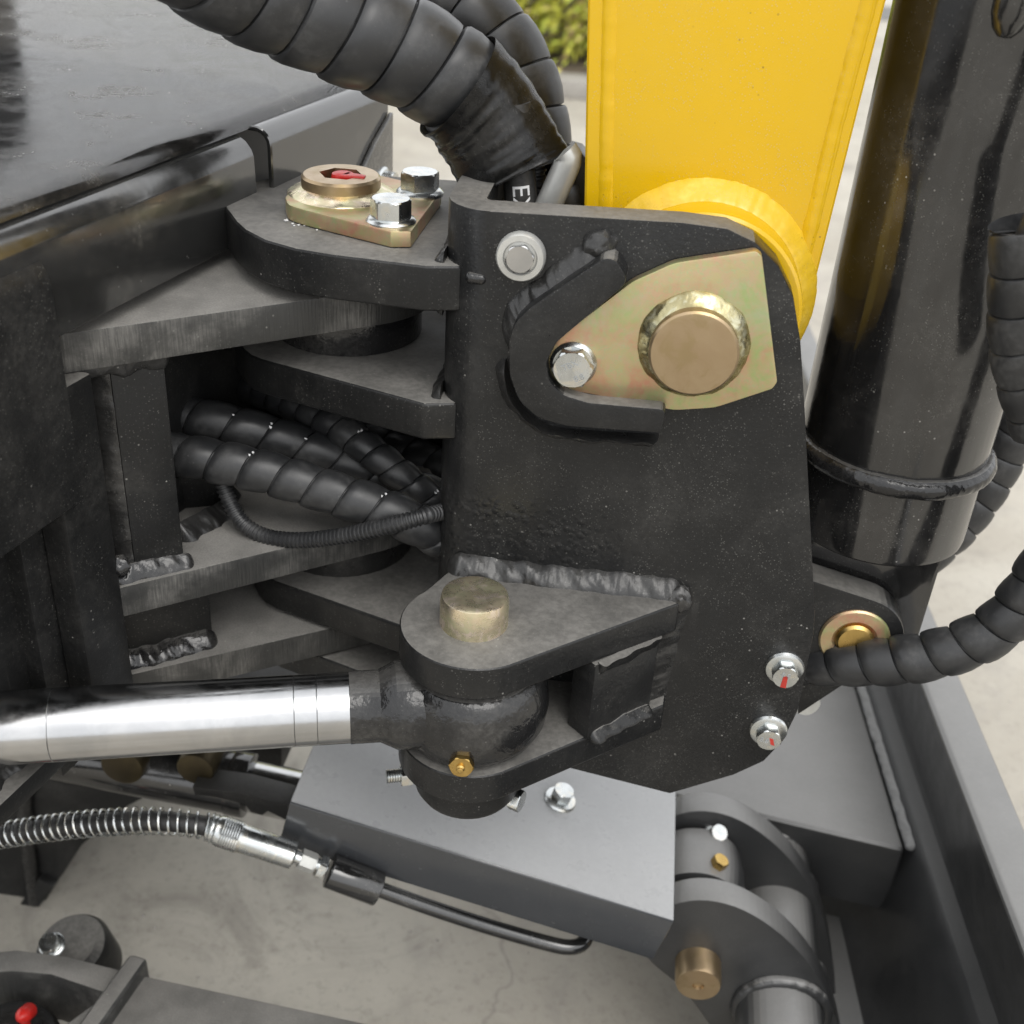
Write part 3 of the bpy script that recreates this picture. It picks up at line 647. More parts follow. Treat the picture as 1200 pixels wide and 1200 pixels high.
# grease nipple
gp = oz(551, 887, ZE - .013); gdir = (V((gp.x, gp.y, 0)) - V((LC.x, LC.y, 0))).normalized(); gb_ = V((LC.x, LC.y, ZE - .014)) + V((.0, -.0386, 0)) + V((.002, 0, 0))
bm = hexbm(gb_, (.06, -1, .05), .0112, .0045, None, True, .2); lathe(gb_ + V((0, -.0042, 0)), (.06, -1, .05), [(0, .0022), (.001, .0022), (.0016, .0014), (.0026, .0016), (.003, .0006)], 18, bm)
obj('grease_nipple', bm, M_BRASS, sc, 28)
sp = emp('swing_cylinder_pin', 'short zinc plated pin standing out of the upper lug above the chrome rod eye', 'pin', (LC.x, LC.y, -.038))
PR = .0172
pt = (LC.x - .0005, LC.y + .001, -.038)
obj('pin', lathe(pt, (0, 0, 1), [(-.09, PR), (.013, PR), (.0165, PR * .955), (.0172, PR * .85), (.0168, PR * .6)], 56), M_PINC, sp)

# ================================================================== main frame with swing-pin ears
fr = emp('main_frame', 'black welded main frame of the machine with stacked pivot plates on the left', 'frame', (-.2, .085, -.2))
def lug_plate(zt, th, cx=-.205, cy=-.054, tipR=.056, name='pivot_plate', mat=M_CUT):
    # outline: tapered to a round nose at the swing pin
    a0 = math.degrees(math.atan2(-.83, .55))
    pts = [(-.32, cy - .0), (cx, cy)] + arc(AX, AY, tipR, a0, 62, 22) + [(-.19, AY + .15), (-.32, AY + .17)]
    return obj(name, prism(xy(pts, zt), (0, 0, -th), .0012, 2), mat, fr)
lug_plate(.0985, .0195); lug_plate(-.0425, .0185, -.2045, -.056); lug_plate(-.1070, .0185, -.2035, -.042)
tdir = V((AX + .056 * .55 + .205, AY - .056 * .83 + .054, 0)).normalized(); tn = V((-tdir.y, tdir.x, 0))
c0 = V((-.205, -.054, 0)) + tn * .007 
def post(s0, s1, th, z0, z1, name, off=0, mat=M_STEEL, bev=.0015):
    a = c0 + tdir * s0 + tn * off; b = c0 + tdir * s1 + tn * off
    return obj(name, prism([V((p.x, p.y, z0)) for p in (a, b, b + tn * th, a + tn * th)], (0, 0, z1 - z0), bev, 2), mat, fr)
post(.021, .047, .014, -.0427, .0792, 'web_plate', .000)
post(-.02, .021, .008, -.0427, .0792, 'web_filler', .006)
post(.012, .062, .02, -.1072, -.0608, 'web_plate', .014)
obj('weld_bead', fillet([V((p.x, p.y, z)) for p, z in ((c0 + tdir * .0205 + tn * .006, .078), (c0 + tdir * .0205 + tn * .006, .03), (c0 + tdir * .0205 + tn * .006, -.042))], -tdir, -tn, .0105, 61, .0030, .006, .15, False, .15), M_WELD, fr)
obj('weld_bead', fillet([V((p.x, p.y, -.0425)) for p in (c0 + tdir * .002, c0 + tdir * .025, c0 + tdir * .052)], -tn, (0, 0, 1), .0065, 62, .004, .0075, .25, False, .25), M_EYE, fr)
obj('weld_bead', fillet([V((p.x, p.y, -.107)) for p in (c0 + tdir * .008 + tn * .014, c0 + tdir * .035 + tn * .014, c0 + tdir * .064 + tn * .014)], -tn, (0, 0, 1), .0095, 63, .004, .008, .25, False, .25), M_EYE, fr)
obj('weld_bead', fillet([V((p.x, p.y, .079)) for p in (c0 + tdir * .0, c0 + tdir * .02, c0 + tdir * .05)], -tn, (0, 0, -1), .004, 64, .005, .008, .25, False, .4), M_WELD, fr)
obj('web_plate', prism([V((-.188, .215, -.0960)), V((-.047, .142, -.0960)), V((-.046, .154, -.0960)), V((-.184, .227, -.0960))], (0, 0, .1748), .001), M_STEEL, fr)
obj('weld_lump', blob(oz(141, 662, -.03), (0, -1, .4), (.0055, .0055), .004, 3), M_EYE, fr)
# inner diagonal gusset behind the hoses
g0 = oz(185, 605, -.0425); g1 = oz(262, 520, -.0425)
obj('inner_gusset', prism([V((-.20, .03, -.0423)), V((-.165, .045, -.0423)), V((-.20, .03, .02))], (0, .01, 0), .0008), M_STEEL, fr)
obj('weld_bead', fillet([V((-.185, .0, -.0425)), V((-.165, .043, -.0425))], (.9, -.3, 0), (0, 0, 1), .009, 65, .004), M_WELD, fr)
# front wall of the frame and its lower part
FD = V((.235, 1, 0)).normalized(); FN = V((FD.y, -FD.x, 0))     # direction along the machine's front, and its outward normal
FW0 = V((-.197, -.075, 0))
def fw(t, z, off=0): q = FW0 + FD * t + FN * off; return V((q.x, q.y, z))
obj('front_wall', prism([fw(-.02, -.14, -.02), fw(.30, -.14, -.02), fw(.30, .098, -.02), fw(-.02, .098, -.02)], -FN * .02, .001), M_STEEL, fr)
obj('lower_wall', prism([fw(-.13, -.125, -.03), fw(-.012, -.125, -.03), fw(-.012, .05, -.03), fw(-.13, .05, -.03)], -FN * .02, .001), M_STEEL, fr)
obj('weld_bead', fillet([fw(-.0085, .03, -.030), fw(-.0085, -.05, -.030), fw(-.0085, -.13, -.030)], -FD, FN, .010, 66, .004, .008, .25, False, .18), M_WELD, fr)
obj('weld_bead', fillet([fw(-.128, -.112, -.030), fw(-.09, -.112, -.030), fw(-.012, -.112, -.030)], FN, (0, 0, 1), .010, 67, .005), M_WELD, fr)
obj('lower_ledge', prism([fw(-.13, -.112, -.0298), fw(-.013, -.112, -.0298), fw(-.013, -.112, -.012), fw(-.13, -.112, -.012)], (0, 0, -.012), .001), M_STEEL, fr)
obj('corner_post', prism([fw(-.006, -.125, -.0192), fw(.026, -.125, -.0192), fw(.026, -.125, -.004), fw(-.006, -.125, -.004)], (0, 0, .2035), .002), M_STEEL, fr)

# sheet panels along the machine's front
def sheet(prof, t0, t1, th, name, mat, parent, shape=None):
    """folded sheet: prof = list of (offset outward, z) points, extruded along the machine's front"""
    bm = bmesh.new(); n = len(prof); out = []
    nr = []
    for i in range(n):
        a = V(prof[max(i - 1, 0)]); b = V(prof[min(i + 1, n - 1)]); d = (b - a).normalized(); nr.append(V((d.y, -d.x)))
    loop = [V(p) for p in prof] + [V(prof[i]) + nr[i] * th for i in range(n - 1, -1, -1)]
    return obj(name, prism([fw(t0, q[1], q[0]) for q in loop], FD * (t1 - t0), .0007, 1), mat, parent, 30)
def fold_top(z0, z1, r, lip, o=0):
    return [(o, z0), (o, z1 - r)] + [(o - r + r * math.cos(math.radians(a)), z1 - r + r * math.sin(math.radians(a))) for a in (20, 40, 60, 80, 90)] + [(o - r - lip, z1)]
sp1 = emp('side_panel', 'black folded sheet panel with rounded top edge at the far left', 'panel', fw(-.2, .0, 0))
sheet(fold_top(.026, .148, .018, .03, .004), -.30, .000, -.003, 'sheet', M_STEEL, sp1)
sk = emp('skirt_strip', 'glossy black skirt strip standing on the frame below the big floor plate', 'panel', fw(0, .12, 0))
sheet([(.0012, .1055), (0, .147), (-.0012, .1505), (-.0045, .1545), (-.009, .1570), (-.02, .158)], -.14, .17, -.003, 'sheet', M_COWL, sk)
gp1 = emp('front_panel', 'grey sheet panel with a rounded top edge behind the pivot plates', 'panel', fw(.25, .1, 0))
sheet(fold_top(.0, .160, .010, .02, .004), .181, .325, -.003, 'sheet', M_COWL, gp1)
pp = [fw(.278, .03, .0046), fw(.3245, .03, .0046), fw(.3245, .142, .0046), fw(.300, .128, .0046), fw(.278, .112, .0046)]
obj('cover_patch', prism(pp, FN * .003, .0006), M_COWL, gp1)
bq = op(449, 212, fw(.3, .1, .008), FN)
flange_bolt(gp1, bq, FN, .0125, .007, .009, rot=.2)
# glossy floor plate of the operator's platform, nearly level, with a rolled front edge
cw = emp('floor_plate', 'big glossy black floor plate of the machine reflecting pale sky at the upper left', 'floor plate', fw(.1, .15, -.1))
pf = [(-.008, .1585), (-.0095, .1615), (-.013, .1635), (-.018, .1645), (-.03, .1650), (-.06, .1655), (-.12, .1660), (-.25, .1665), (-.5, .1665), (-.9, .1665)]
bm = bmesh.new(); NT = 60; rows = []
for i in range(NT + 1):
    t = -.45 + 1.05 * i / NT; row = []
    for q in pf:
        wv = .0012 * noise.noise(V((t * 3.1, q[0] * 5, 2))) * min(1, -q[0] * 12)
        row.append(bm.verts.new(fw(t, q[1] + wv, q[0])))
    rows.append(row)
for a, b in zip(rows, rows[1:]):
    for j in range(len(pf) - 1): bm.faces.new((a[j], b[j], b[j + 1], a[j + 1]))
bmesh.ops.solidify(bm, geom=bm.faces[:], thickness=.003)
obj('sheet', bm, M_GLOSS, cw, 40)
obj('inner_body', prism([fw(-.45, .02, -.06), fw(.3, .02, -.06), fw(.3, .154, -.06), fw(-.45, .154, -.06)], -FN * .7, .002), M_DARK, cw)
sb_ = emp('unseen_dark_box', 'dark box added beyond the picture, mirrored in the glossy floor plate', 'added box', (-1.4, 1.4, .17))  # unseen box, added to put a dark reflection into the floor plate
obj('box_body', prism([(-1.24, 1.05, .17), (-1.9, 1.05, .17), (-1.9, 1.9, .17), (-1.24, 1.9, .17)], (0, 0, .6), .03, 3), M_STEEL, sb_)

# ================================================================== swing pin with bolted retainer
sw = emp('swing_pin', 'swing pin with a hexagon collar and red cap, on a bolted zinc retainer plate', 'pin', (AX, AY, .128))
zr = .1285; RTK = .008
rp = [oz(u, v, zr + RTK) for u, v in ((482, 271), (458, 271), (357, 246), (337, 240), (334, 231), (345, 216), (385, 206), (440, 204), (518, 222))]
rp = [V((p.x, p.y)) for p in rp]
rpts = rnd([tuple(p) for p in rp], [.001, .001, .004, .012, .012, .012, .012, .01, .002], 4)
obj('retainer_plate', prism(xy(rpts, zr), (0, 0, RTK), .0008, 2), M_ZYEL, sw)
cz = zr + RTK; cc = oz(400, 226, cz)
obj('weld_bead', fillet(ring_pts(cc, .0200, (0, 0, 1), 60, 3), ring_dir((0, 0, 1), 60, 3), (0, 0, 1), .0080, 71, .003, .0040, .12, False, .1, False, .02), M_PINC, sw)
bm = bmesh.new(); n = 48; Ro = .0205; Rh = .0115; rings = []
for z_, r_, hx in ((0, Ro, 0), (.0085, Ro, 0), (.0098, Ro - .0012, 0), (.010, Rh, 1), (.002, Rh, 1), (.0019, .0004, 0)):
    ring = []
    for k in range(n):
        a = 2 * math.pi * k / n; r = r_ if not hx else r_ * math.cos(math.pi / 6) / math.cos((a % (math.pi / 3)) - math.pi / 6)
        ring.append(bm.verts.new(cc + V((math.cos(a) * r, math.sin(a) * r, z_))))
    rings.append(ring)
for a, b in zip(rings, rings[1:]):
    for k in range(n): bm.faces.new((a[k], a[(k + 1) % n], b[(k + 1) % n], b[k]))
obj('collar', bm, M_PINF, sw)
rc = cc + V((.001, .000, .002))
bm = lathe(rc, (0, 0, 1), [(0, .0062), (.006, .0062), (.0082, .0056), (.0088, .004)], 24); prism([rc + V((x, y, .0060)) for x, y in ((-.001, -.006), (.0125, -.005), (.0125, -.0005), (.002, .002))], (0, 0, .0028), .0008, 2, bm)
obj('grease_cap', bm, M_RED, sw)
for i, (u, v) in enumerate(((458, 259), (492, 226))):
    q = oz(u, v, cz); q = V((q.x, q.y, cz))
    flange_bolt(sw, q, (0, 0, 1), .0180, .0095, .0125, rot=.3 + i * .4, flh=.0022, label=('front bolt of the retainer plate' if i == 0 else 'rear bolt of the retainer plate, greenish zinc'))

bm = bmesh.new(); rs = random.Random(5)
for i in range(70):
    f = rs.random(); q = oz(338 + 95 * f + rs.gauss(0, 5), 259 + 12 * f + rs.gauss(0, 2.2), .1282); r = rs.uniform(.0003, .0011)
    prism([q + V((math.cos(a) * r * rs.uniform(.6, 1.2), math.sin(a) * r * rs.uniform(.6, 1.2), 0)) for a in (0, 1.5, 3, 4.6)], (0, 0, r * .5), 0, 1, bm)
o = obj('paint_chips', bm, M_WHT, br, None); o['kind'] = 'stuff'

# ================================================================== hoses
def hose_wrap(name, label, pts, R, pitch, seed=1, loc=None, rfun=None, hand=1, core=True, mat=None, **kw):
    root = emp(name, label, 'hose', loc or pts[0], kw.pop('group', None))
    obj('spiral_guard', spiral(pts, R, pitch, rfun, seed=seed, hand=hand, **kw), mat or M_RUB, root, 32, fix=True)
    if core: obj('hose_core', tube(spline(pts, .006), R * .72, 16), M_RUBD, root)
    return root
Yh = .075
top = [oy(u, v, y) for u, v, y in ((-90, -250, -.02), (20, -190, -.02), (125, -128, -.01), (244, -43, .02), (333, 1, .04), (403, 31, .05), (472, 60, .06), (531, 96, .068), (572, 140, .073), (602, 198, .075))]
hose_wrap('spiral_hose', 'thick black spiral-wrapped hose bundle arching from upper left into the bracket', [q for q in top[:-1]] + [oy(586, 160, .074)], .0248, .0222, 1, rfun=lambda f: 1.0, hand=-1, core=False, bulge=.06, depth=.09)
t2 = [oy(u, v, .15) for u, v in ((200, -95), (300, -75), (400, -45), (490, -12), (545, 14), (585, 50), (610, 95), (622, 140), (632, 195), (640, 260))]
hose_wrap('spiral_hose', 'second black spiral-wrapped hose behind the thick bundle, in front of the shrubs', t2, .0205, .021, 2, hand=-1, core=False)
# wrinkled sleeve on the end of the thick bundle
ss = Path(top); bm = bmesh.new(); rings = []
for i in range(60):
    s = ss.L - .050 + .0595 * i / 59; c, (u, w, t) = ss.at(min(s, ss.L - .001)); c = c + t * max(0, s - ss.L + .001); ring = []
    for k in range(56):
        a = 2 * math.pi * k / 56; dirv = u * math.cos(a) + w * math.sin(a)
        r = .0278 * (1 + .035 * noise.noise(V((s * 260 + math.sin(a * 1.0) * 1.6, math.cos(a) * .9, math.sin(a) * .9))) + .05 * noise.noise(V((s * 45, math.cos(a) * 1.2, math.sin(a) * 1.2 + 5))) + .05 * math.exp(-((s - ss.L + .050) / .004) ** 2) + (.05 * (i / 59) ** 3))
        sh = -.012 * (i / 59) ** 6 * (dirv.dot((CAM - c).normalized()) * 1.1 - .25 * dirv.x)
        ring.append(bm.verts.new(c + dirv * r + t * sh))
    rings.append(ring)
for a, b in zip(rings, rings[1:]):
    for k in range(56): bm.faces.new((a[k], a[(k + 1) % 56], b[(k + 1) % 56], b[k]))
bmesh.ops.solidify(bm, geom=bm.faces[:], thickness=.0012)
slv = emp('end_sleeve', 'wrinkled glossy black tape sleeve on the open end of the thick hose bundle', 'sleeve', top[-1])
obj('sleeve', bm, M_TAPE, slv, 60)
# the hose, cable and pipe that come out of the bundle
yq = .062
ha = [oy(u, v, yq) for u, v in ((602, 120), (606, 180), (609, 215), (612, 262), (615, 330))]
hx_ = emp('printed_hose', 'thin black rubber hose with white letters EX below the thick bundle', 'hose', ha[2]); HR = .0082
obj('hose', tube(spline(ha, .004), HR, 28), M_RUBD, hx_)
hd = (ha[3] - ha[1]).normalized(); hdown = hd; to_cam = (CAM - ha[2]); to_cam = (to_cam - hd * to_cam.dot(hd)).normalized(); side = to_cam.cross(hdown)
hc = oy(606, 222, yq); hc = ha[2] + hd * ((hc - ha[2]).dot(hd))
text_obj('. EX', .0125, M_WHT, hx_, hc + to_cam * HR, hdown, side, .00008, 'lettering', wrap=HR)
cb = emp('corrugated_cable', 'thin ribbed black cable conduit between the lettered hose and the grey pipe', 'cable', oy(626, 222, .07))
obj('conduit', conduit([oy(u, v, .07) for u, v in ((622, 130), (627, 190), (625, 225), (618, 300))], .0052, .0034), M_RUBD, cb)
gpz = emp('grey_pipe', 'smooth grey steel pipe slanting out of the bracket beside the yellow boom', 'pipe', oy(640, 240, .06))
obj('pipe', tube(spline([oy(u, v, .06) for u, v in ((625, 300), (634, 262), (650, 225), (664, 193), (666, 182), (660, 176))], .003), .0068, 24), M_GREYP, gpz)

# hoses between the pivot plates
def at3(l): return [oy(u, v, y) for u, v, y in l]
HL_P = at3(((110, 530, .015), (190, 531, .018), (250, 540, .018), (320, 556, .018), (400, 581, .018), (450, 598, .018), (492, 616, .020), (520, 630, .028), (550, 636, .045)))
HL = hose_wrap('spiral_hose', 'lower black spiral-wrapped hose, frontmost of those between the pivot plates', HL_P, .0113, .0182, 3, hand=-1, bulge=.10)
HU_P = at3(((110, 470, .045), (190, 483, .048), (260, 496, .05), (340, 518, .055), (420, 548, .06), (480, 572, .068), (560, 600, .075)))
HU = hose_wrap('spiral_hose', 'upper black spiral-wrapped hose showing white print in its gaps', HU_P, .0113, .0208, 4, hand=-1, depth=.16, bulge=.09)
HT_P = at3(((250, 440, .12), (330, 468, .085), (390, 497, .065), (440, 533, .052), (480, 566, .048), (530, 604, .05)))
HT = hose_wrap('spiral_hose', 'thinner dark spiral-wrapped hose sloping down across the other two', HT_P, .0088, .0128, 5, hand=-1, depth=.16, bulge=.12)
hose_wrap('spiral_hose', 'dark spiral-wrapped hose in the shadow at the back, under the second knuckle plate', at3(((200, 420, .16), (300, 455, .15), (400, 500, .14), (470, 530, .13), (540, 560, .12))), .013, .016, 6, hand=-1)
cd = emp('corrugated_conduit', 'thin ribbed conduit sagging below the spiral hoses between the pivot plates', 'cable', oy(300, 620, .015))
obj('conduit', conduit(at3(((258, 545, .025), (264, 575, .020), (282, 610, .014), (310, 628, .011), (350, 633, .008), (400, 628, .004), (450, 617, .000), (490, 607, .001), (508, 602, .008), (535, 596, .030))), .0042, .0026), M_RUB, cd)
# white print fragments showing in the gaps of two hoses
def fragments(hoses, pts, R, pitch, n0, n1, face_ang, seed, every=1):
    P = Path(pts); rs = random.Random(seed); bm = bmesh.new()
    for k in range(n0, n1, every):
        tocam = None
        for th_ in [i * .1 for i in range(63)]:
            c, (u, w, t) = P.at(pitch * (k + th_ / 6.2832)); d = u * math.cos(-th_) + w * math.sin(-th_)
            sc_ = d.dot((CAM - c).normalized()) * .6 + d.z * .8
            if tocam is None or sc_ > tocam[0]: tocam = (sc_, th_)
        th_ = tocam[1] + rs.uniform(-.25, .35)
        for j in range(rs.choice((1, 2, 2))):
            a = th_ + j * .22; s0 = pitch * (k + a / 6.2832) + pitch * rs.uniform(-.05, .0); c, (u, w, t) = P.at(s0); d = u * math.cos(-a) + w * math.sin(-a); e = t.cross(d)
            q = c + d * R * .985; l, h = rs.uniform(.0009, .0019), rs.uniform(.0008, .0018)
            prism([q + t * x * l + e * y * h for x, y in ((-.5, -.5), (.5, -.4), (.4, .5), (-.2, .3))], d * .0006, 0, 1, bm)
    o = obj('print_fragments', bm, M_WHT, hoses, None); o['kind'] = 'stuff'
fragments(HU, HU_P, .0113, .0208, 3, 9, 0, 4); fragments(HT, HT_P, .0088, .0128, 9, 17, 0, 9, 4); fragments(HL, HL_P, .0113, .0182, 4, 12, 0, 12, 4)
# hoses at the right
R1H = hose_wrap('spiral_hose', 'black spiral-wrapped hose hanging down the right edge in front of the cylinder', at3(((1204, 262, -.02), (1204, 300, -.02), (1200, 370, -.015), (1205, 430, -.01), (1225, 500, -.005))), .0148, .0185, 7, hand=1, core=False)
obj('inner_hose', tube(spline(at3(((1206, 330, -.018), (1212, 285, -.02), (1245, 215, -.02), (1290, 120, -.02), (1330, -40, -.02))), .005), .0085, 18), M_RUBD, R1H)
hose_wrap('spiral_hose', 'black spiral-wrapped hose curling behind the cylinder at the right edge', at3(((1330, 150, .15), (1270, 310, .155), (1215, 430, .16), (1190, 490, .16), (1165, 545, .16), (1130, 600, .155), (1085, 645, .15), (1030, 690, .14))), .0155, .0165, 8, hand=-1)
hose_wrap('spiral_hose', 'black spiral-wrapped hose leaving the plate edge and rising to the right edge', at3(((900, 775, .048), (945, 775, .04), (1000, 776, .028), (1060, 773, .02), (1110, 763, .016), (1155, 744, .014), (1190, 715, .014), (1225, 665, .014), (1275, 570, .014), (1330, 430, .014))), .0130, .0182, 9, hand=1, bulge=.09)
fg = emp('hose_fitting', 'pale hexagon hose fitting under the spiral hose beside the plate edge', 'fitting', oy(952, 812, .05))
obj('fitting', hexbm(oy(938, 798, .075), (.0, -1, .2), .017, .028, None, True, .1), M_GREYP, fg)

# ================================================================== below: blade cylinder, guard, hose
CA = oy(340, 940, .01); CB = oy(790, 1080, .01); cdir = (CB - CA).normalized(); cup = cdir.cross(V((0, 1, 0))); cup = cup if cup.z > 0 else -cup
cv = emp('cylinder_guard', 'grey folded sheet guard over the blade cylinder, one bolt on top', 'guard', CA)
W = .150; th = .004; Lc = (CB - CA).length
sec = [(0.0, -.040), (0.0, -.0018), (.0006, -.0005), (.0020, 0), (W, 0), (W, -.003), (.0045, -.003), (.0035, -.0045), (.0032, -.040)]
c_in = CA + cdir * -.006
bm = prism([CA + V((0, s[0], 0)) + cup * s[1] for s in sec], cdir * Lc, .0005, 1)
obj('sheet', bm, M_GREY, cv)
bq = op(656, 938, CA, cup)
flange_bolt(cv, bq, cup, .0135, .008, .0115, rot=.5, flh=.003)
cyb = emp('blade_cylinder', 'black blade cylinder with a chrome rod under the grey guard', 'hydraulic cylinder', oy(200, 890, .085))
b0 = oy(150, 894, .085); b1 = oy(332, 929, .085); bdir = (b1 - b0).normalized()
bj = oy(290, 920, .085)
obj('barrel', cyl(b0 - bdir * .1, bj, .0225, .002), M_CYL, cyb)
obj('gland', cyl(bj - bdir * .012, bj + bdir * .002, .0235, .001), M_CYL, cyb)
eye = V((.150, .085, oy(820, 1050, .07).z))
eye = oy(815, 1035, .085)
obj('rod', cyl(bj, eye - (eye - bj).normalized() * .03, .0185, .001), M_CHROME, cyb)
ed_ = (eye - bj).normalized()
obj('rod_eye', lathe(V((eye.x, .062, eye.z)), (0, 1, 0), [(0, .030), (.002, .033), (.02, .0345), (.03, .0345), (.044, .033), (.046, .030)], 48), M_GREYD, cyb)
obj('eye_neck', cyl(eye - ed_ * .07, eye - ed_ * .02, .023, .002), M_GREYD, cyb)
gn_ = oy(850, 1022, .06)
gnd = (V((gn_.x, 0, gn_.z)) - V((eye.x, 0, eye.z))).normalized()
obj('grease_nipple', hexbm(V((eye.x, .075, eye.z)) + gnd * .0335, gnd, .010, .006, None, True), M_BRASS, cyb)

# undercarriage
un = emp('undercarriage_frame', 'dark undercarriage steelwork in the shade below the chrome rod', 'frame', oy(100, 900, .14))
obj('cross_member', prism([oy(u, v, .14) for u, v in ((-160, 860), (330, 860), (330, 905), (240, 915), (195, 922), (150, 945), (95, 992), (60, 1045), (20, 1110), (-160, 1260))], (0, .22, 0), .002), M_UND, un)
obj('edge_bar', prism([oy(u, v, .132) for u, v in ((-20, 1120), (5, 1120), (62, 1040), (45, 1030))], (0, .01, 0), .001), M_UND, un)
obj('weld_bead', bead([oy(u, v, .136) for u, v in ((28, 915), (32, 980), (42, 1060))], .006, 81), M_WELD, un)
for u, v, r, m in ((142, 900, .0155, M_PIND), (228, 903, .0135, M_PIND)):
    q = oy(u, v, .06); obj('pivot_pin', cyl(q + V((0, .08, 0)), q, r, .002), m, un)
obj('notched_bar', prism([oy(u, v, .05) for u, v in ((225, 922), (285, 930), (338, 944), (336, 962), (314, 951), (307, 956), (293, 952), (287, 943), (250, 934), (228, 932))], (0, .02, 0), .001), M_UND, un)

# spring-guarded hose with fittings and steel line
hz = emp('spring_guard_hose', 'black hose in a bright steel coil spring, with zinc crimp and steel line', 'hose', oy(240, 970, -.01))
hp = at3(((-70, 990, -.01), (0, 979, -.01), (60, 970, -.01), (120, 964, -.01), (180, 962, -.01), (230, 966, -.008), (262, 974, -.006)))
obj('hose', tube(spline(hp, .004), .0062, 20), M_RUBD, hz)
obj('coil_spring', helix_wire(hp[:-1] + [oy(250, 970, -.007)], .0084, .0057, .00075), M_ZINC, hz)
f0 = oy(244, 969, -.007); f1 = oy(345, 1003, -.003); fd = (f1 - f0).normalized(); FL = (f1 - f0).length
prof = [(0, .0088), (.004, .0088)]; s = .006
obj('end_coils', tube([f0 + fd * (.001 * i) + V((0, 0, 0)) for i in range(12)], lambda i: .0088 + (.0008 if i % 3 == 1 else 0), 20), M_ZINC, hz)
pr = [(0.006, .0095)] + [(.008 + i * .0008, .0098 + (.0004 if i % 2 else 0)) for i in range(16)] + [(.0225, .0092), (FL - .001, .0088), (FL, .0078)]
obj('crimp_sleeve', lathe(f0, fd, pr, 28), M_ZINC, hz)
n0 = f1; n1 = oy(383, 1018, -.001); ndv = (n1 - n0).normalized()
obj('stem', cyl(n0, n1, .0042, .0003, 20), M_ZINC, hz)
obj('hex_nut', hexbm(n0 + ndv * .004, ndv, .0115, .0105, None, True), M_GREYP, hz)
obj('hex_nut', hexbm(n0 + ndv * .0165, ndv, .014, .005, None, True, .3), M_ZINC, hz)
l0 = oy(386, 1020, .0); l1 = oy(444, 1042, .003)
obj('line_block', cyl(l0, l1, .0112, .0008, 28), M_CYL, hz)
obj('steel_line', tube(spline([l1 - (l1 - l0).normalized() * .002, oy(500, 1062, .006), oy(570, 1085, .010), oy(640, 1105, .014), oy(668, 1110, .016), oy(684, 1104, .022), oy(690, 1085, .034)], .003), .0052, 20), M_CYL, hz)

# ================================================================== dozer blade with its ears
db = emp('dozer_blade', 'dusty grey dozer blade with box beam and cylinder ears at the lower right', 'blade', (.3, .15, GZ))
ZB = -.345; sl = -.075
def bl_(x, z, y): return V((x + sl * (y - .15), y, z))
f0 = oz(800, 935, ZB); f1 = oz(1062, 996, ZB)
obj('box_beam', prism([V((f0.x - .06, f0.y + .01, ZB)), V((f1.x, f1.y, ZB)), bl_(.30, ZB, .8), V((f0.x - .10, .8, ZB))], (0, 0, -.07), .006, 3), M_GREYD, db)
def sect(u, v, z): 
    p = oz(u, v, z); return (p.x - sl * (p.y - .15), z)
pA = sect(1064, 995, ZB); pB = sect(1108, 1006, -.325); pC = sect(1160, 1004, -.245); pD = sect(1214, 1004, -.245)
prof = [(pA[0] - .03, -.52), (pA[0] - .018, -.46), (pA[0] - .006, -.40), (pA[0] + .004, ZB), (pA[0] * .5 + pB[0] * .5, -.336), (pB[0], -.325), (pB[0] + .2 * (pC[0] - pB[0]), -.312), (pC[0] - .001, -.248), (pC[0] + .003, -.245), (pD[0], -.245), (pD[0], -.258), (pC[0] + .02, -.270), (pC[0] + .012, -.30), (pC[0] - .0, -.40), (pC[0] - .02, -.52)]
bm = prism([bl_(x, z, -.35) for x, z in prof], V((sl * 1.5, 1.5, 0)), .001, 1)
obj('blade_shell', bm, M_GREYD, db, 30)
obj('weld_bead', fillet([bl_(pA[0] + .003, ZB - .0005, y) for y in (.150, .2, .3, .42, .6)], (-1, 0, 0), (.4, 0, .9), .0042, 91, .006, .0042, .2, False, .2), M_GREYD, db)
obj('inner_shelf', prism([oz(u, v, -.47) for u, v in ((940, 1065), (1012, 1080), (1060, 1290), (985, 1290))], (0, 0, -.012), .001), M_GREYD, db)
ec1 = oy(818, 1128, .03)
def ear(y):
    up = spline([oy(u, v, .03) for u, v in ((752, 1085), (785, 1062), (825, 1055), (870, 1066), (915, 1095), (952, 1135), (976, 1180), (990, 1240), (995, 1310))], .006)
    low = spline([oy(u, v, .03) for u, v in ((880, 1320), (858, 1250), (832, 1203), (800, 1160), (765, 1130), (748, 1108))], .006)
    return prism([V((p.x, y, p.z)) for p in up + low], (0, .020, 0), .0015, 2)
obj('cylinder_ear', ear(.03), M_GREYD, db); obj('cylinder_ear', ear(.112), M_GREYD, db)
TC = oy(912, 1200, .03)
tx, tz = oy(905, 1030, .145).x, oy(905, 1030, .145).z
obj('cross_tube', cyl((tx - .002, -.03, tz - .005), (tx, .175, tz), .030, .002), M_GREYD, db)
for y in (.028, .053, .1355, .165):
    obj('weld_ring', bead([V((tx, y, tz - .003)) + V((math.cos(a), 0, math.sin(a))) * .0305 for a in [i * 2 * math.pi / 30 for i in range(33)]], .0045, 92 + int(y * 1000), .012, .1), M_GREYD, db)
bpn = emp('blade_pin', 'brass coloured pin end standing out of the front blade ear', 'pin', ec1)
obj('pin', lathe(ec1 + V((0, .12, 0)), (0, -1, 0), [(0, .0155), (.136, .0155), (.1385, .0145), (.1388, .004), (.137, .0035), (.1368, .001)], 44), M_PINF, bpn)
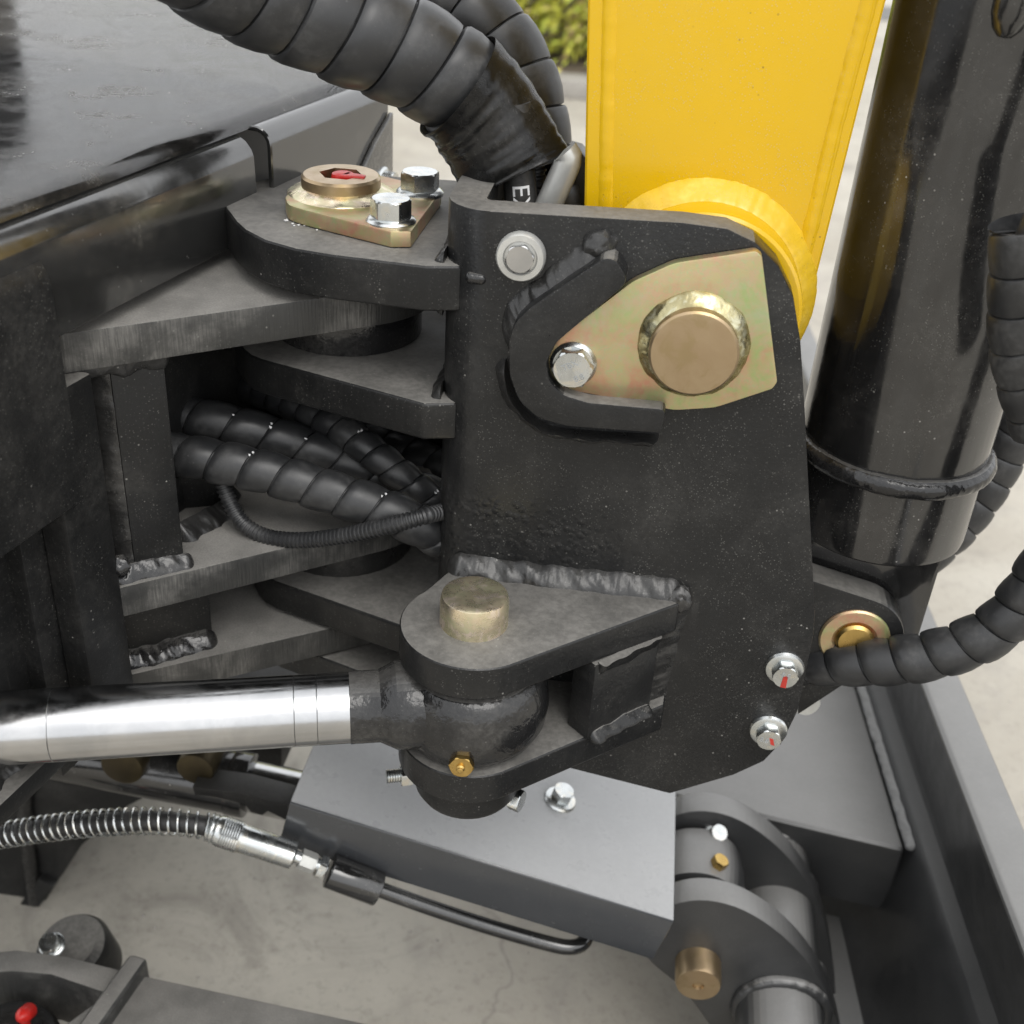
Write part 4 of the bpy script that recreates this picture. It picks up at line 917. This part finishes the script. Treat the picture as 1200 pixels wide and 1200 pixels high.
q = oy(836, 984, .108); flange_bolt(bpn, q + V((0, 0, .004)), (.3, -.45, .85), .0115, .008, .009, label='bright zinc bolt on the rear blade ear')

# ================================================================== blade arm at the lower left
ba = emp('blade_arm', 'dusty black blade arm with yoke and red-capped pivot dome at the lower left corner', 'frame', oz(165, 1130, -.38))
za = -.385
a0 = oz(158, 1140, za); a1 = oz(470, 1207, za); 
obj('arm_box', prism([a0, a1 + (a1 - a0), a1 + (a1 - a0) + V((-.03, -.12, 0)), a0 + V((-.07, -.11, 0))], (0, 0, -.05), .003, 2), M_CUT, ba)
c1 = oz(152, 1116, za + .012); c2 = oz(80, 1215, za + .012)
cdv = (c2 - c1).normalized(); cw_ = V((cdv.y, -cdv.x, 0)) * -1
obj('collar', prism([c1, c1 + V((.014, -.002, 0)), c2 + V((.014, -.002, 0)) + cdv * .05, c2 + cdv * .05], (0, 0, -.07), .004, 3), M_CUT, ba)
yk = [oz(u, v, za) for u, v in ((-40, 1118), (20, 1112), (80, 1120), (150, 1138), (128, 1165), (60, 1142), (15, 1138), (-40, 1142))]
obj('yoke', prism(yk, (0, 0, -.05), .003, 2), M_CUT, ba)
er = oz(75, 1118, za - .02)
obj('bolt_ear', lathe(er + V((0, .012, -.01)), (-.05, -.3, 1), [(-.03, .027), (0, .027), (.006, .024), (.009, .018)], 36), M_STEEL, ba)
flange_bolt(ba, oz(61, 1108, za + .0), (-.05, -.45, 1), .0125, .007, .009, rot=.4)
dc = oz(10, 1215, za - .02)
obj('pivot_dome', lathe(dc + V((0, 0, -.04)), (0, -.1, 1), [(0, .034), (.03, .034), (.038, .031), (.042, .024), (.043, .01)], 40), M_CYL, ba)
rcp = oz(30, 1188, za - .005)
bm = lathe(rcp, (.1, -.8, .6), [(-.006, .0055), (.003, .0055), (.006, .0045), (.0085, .0018), (.009, .0008)], 20); tube([rcp + V((0, -.002, -.004)), rcp + V((.002, -.004, -.02))], .0028, 10, bm)
obj('red_cap', bm, M_RED, ba)
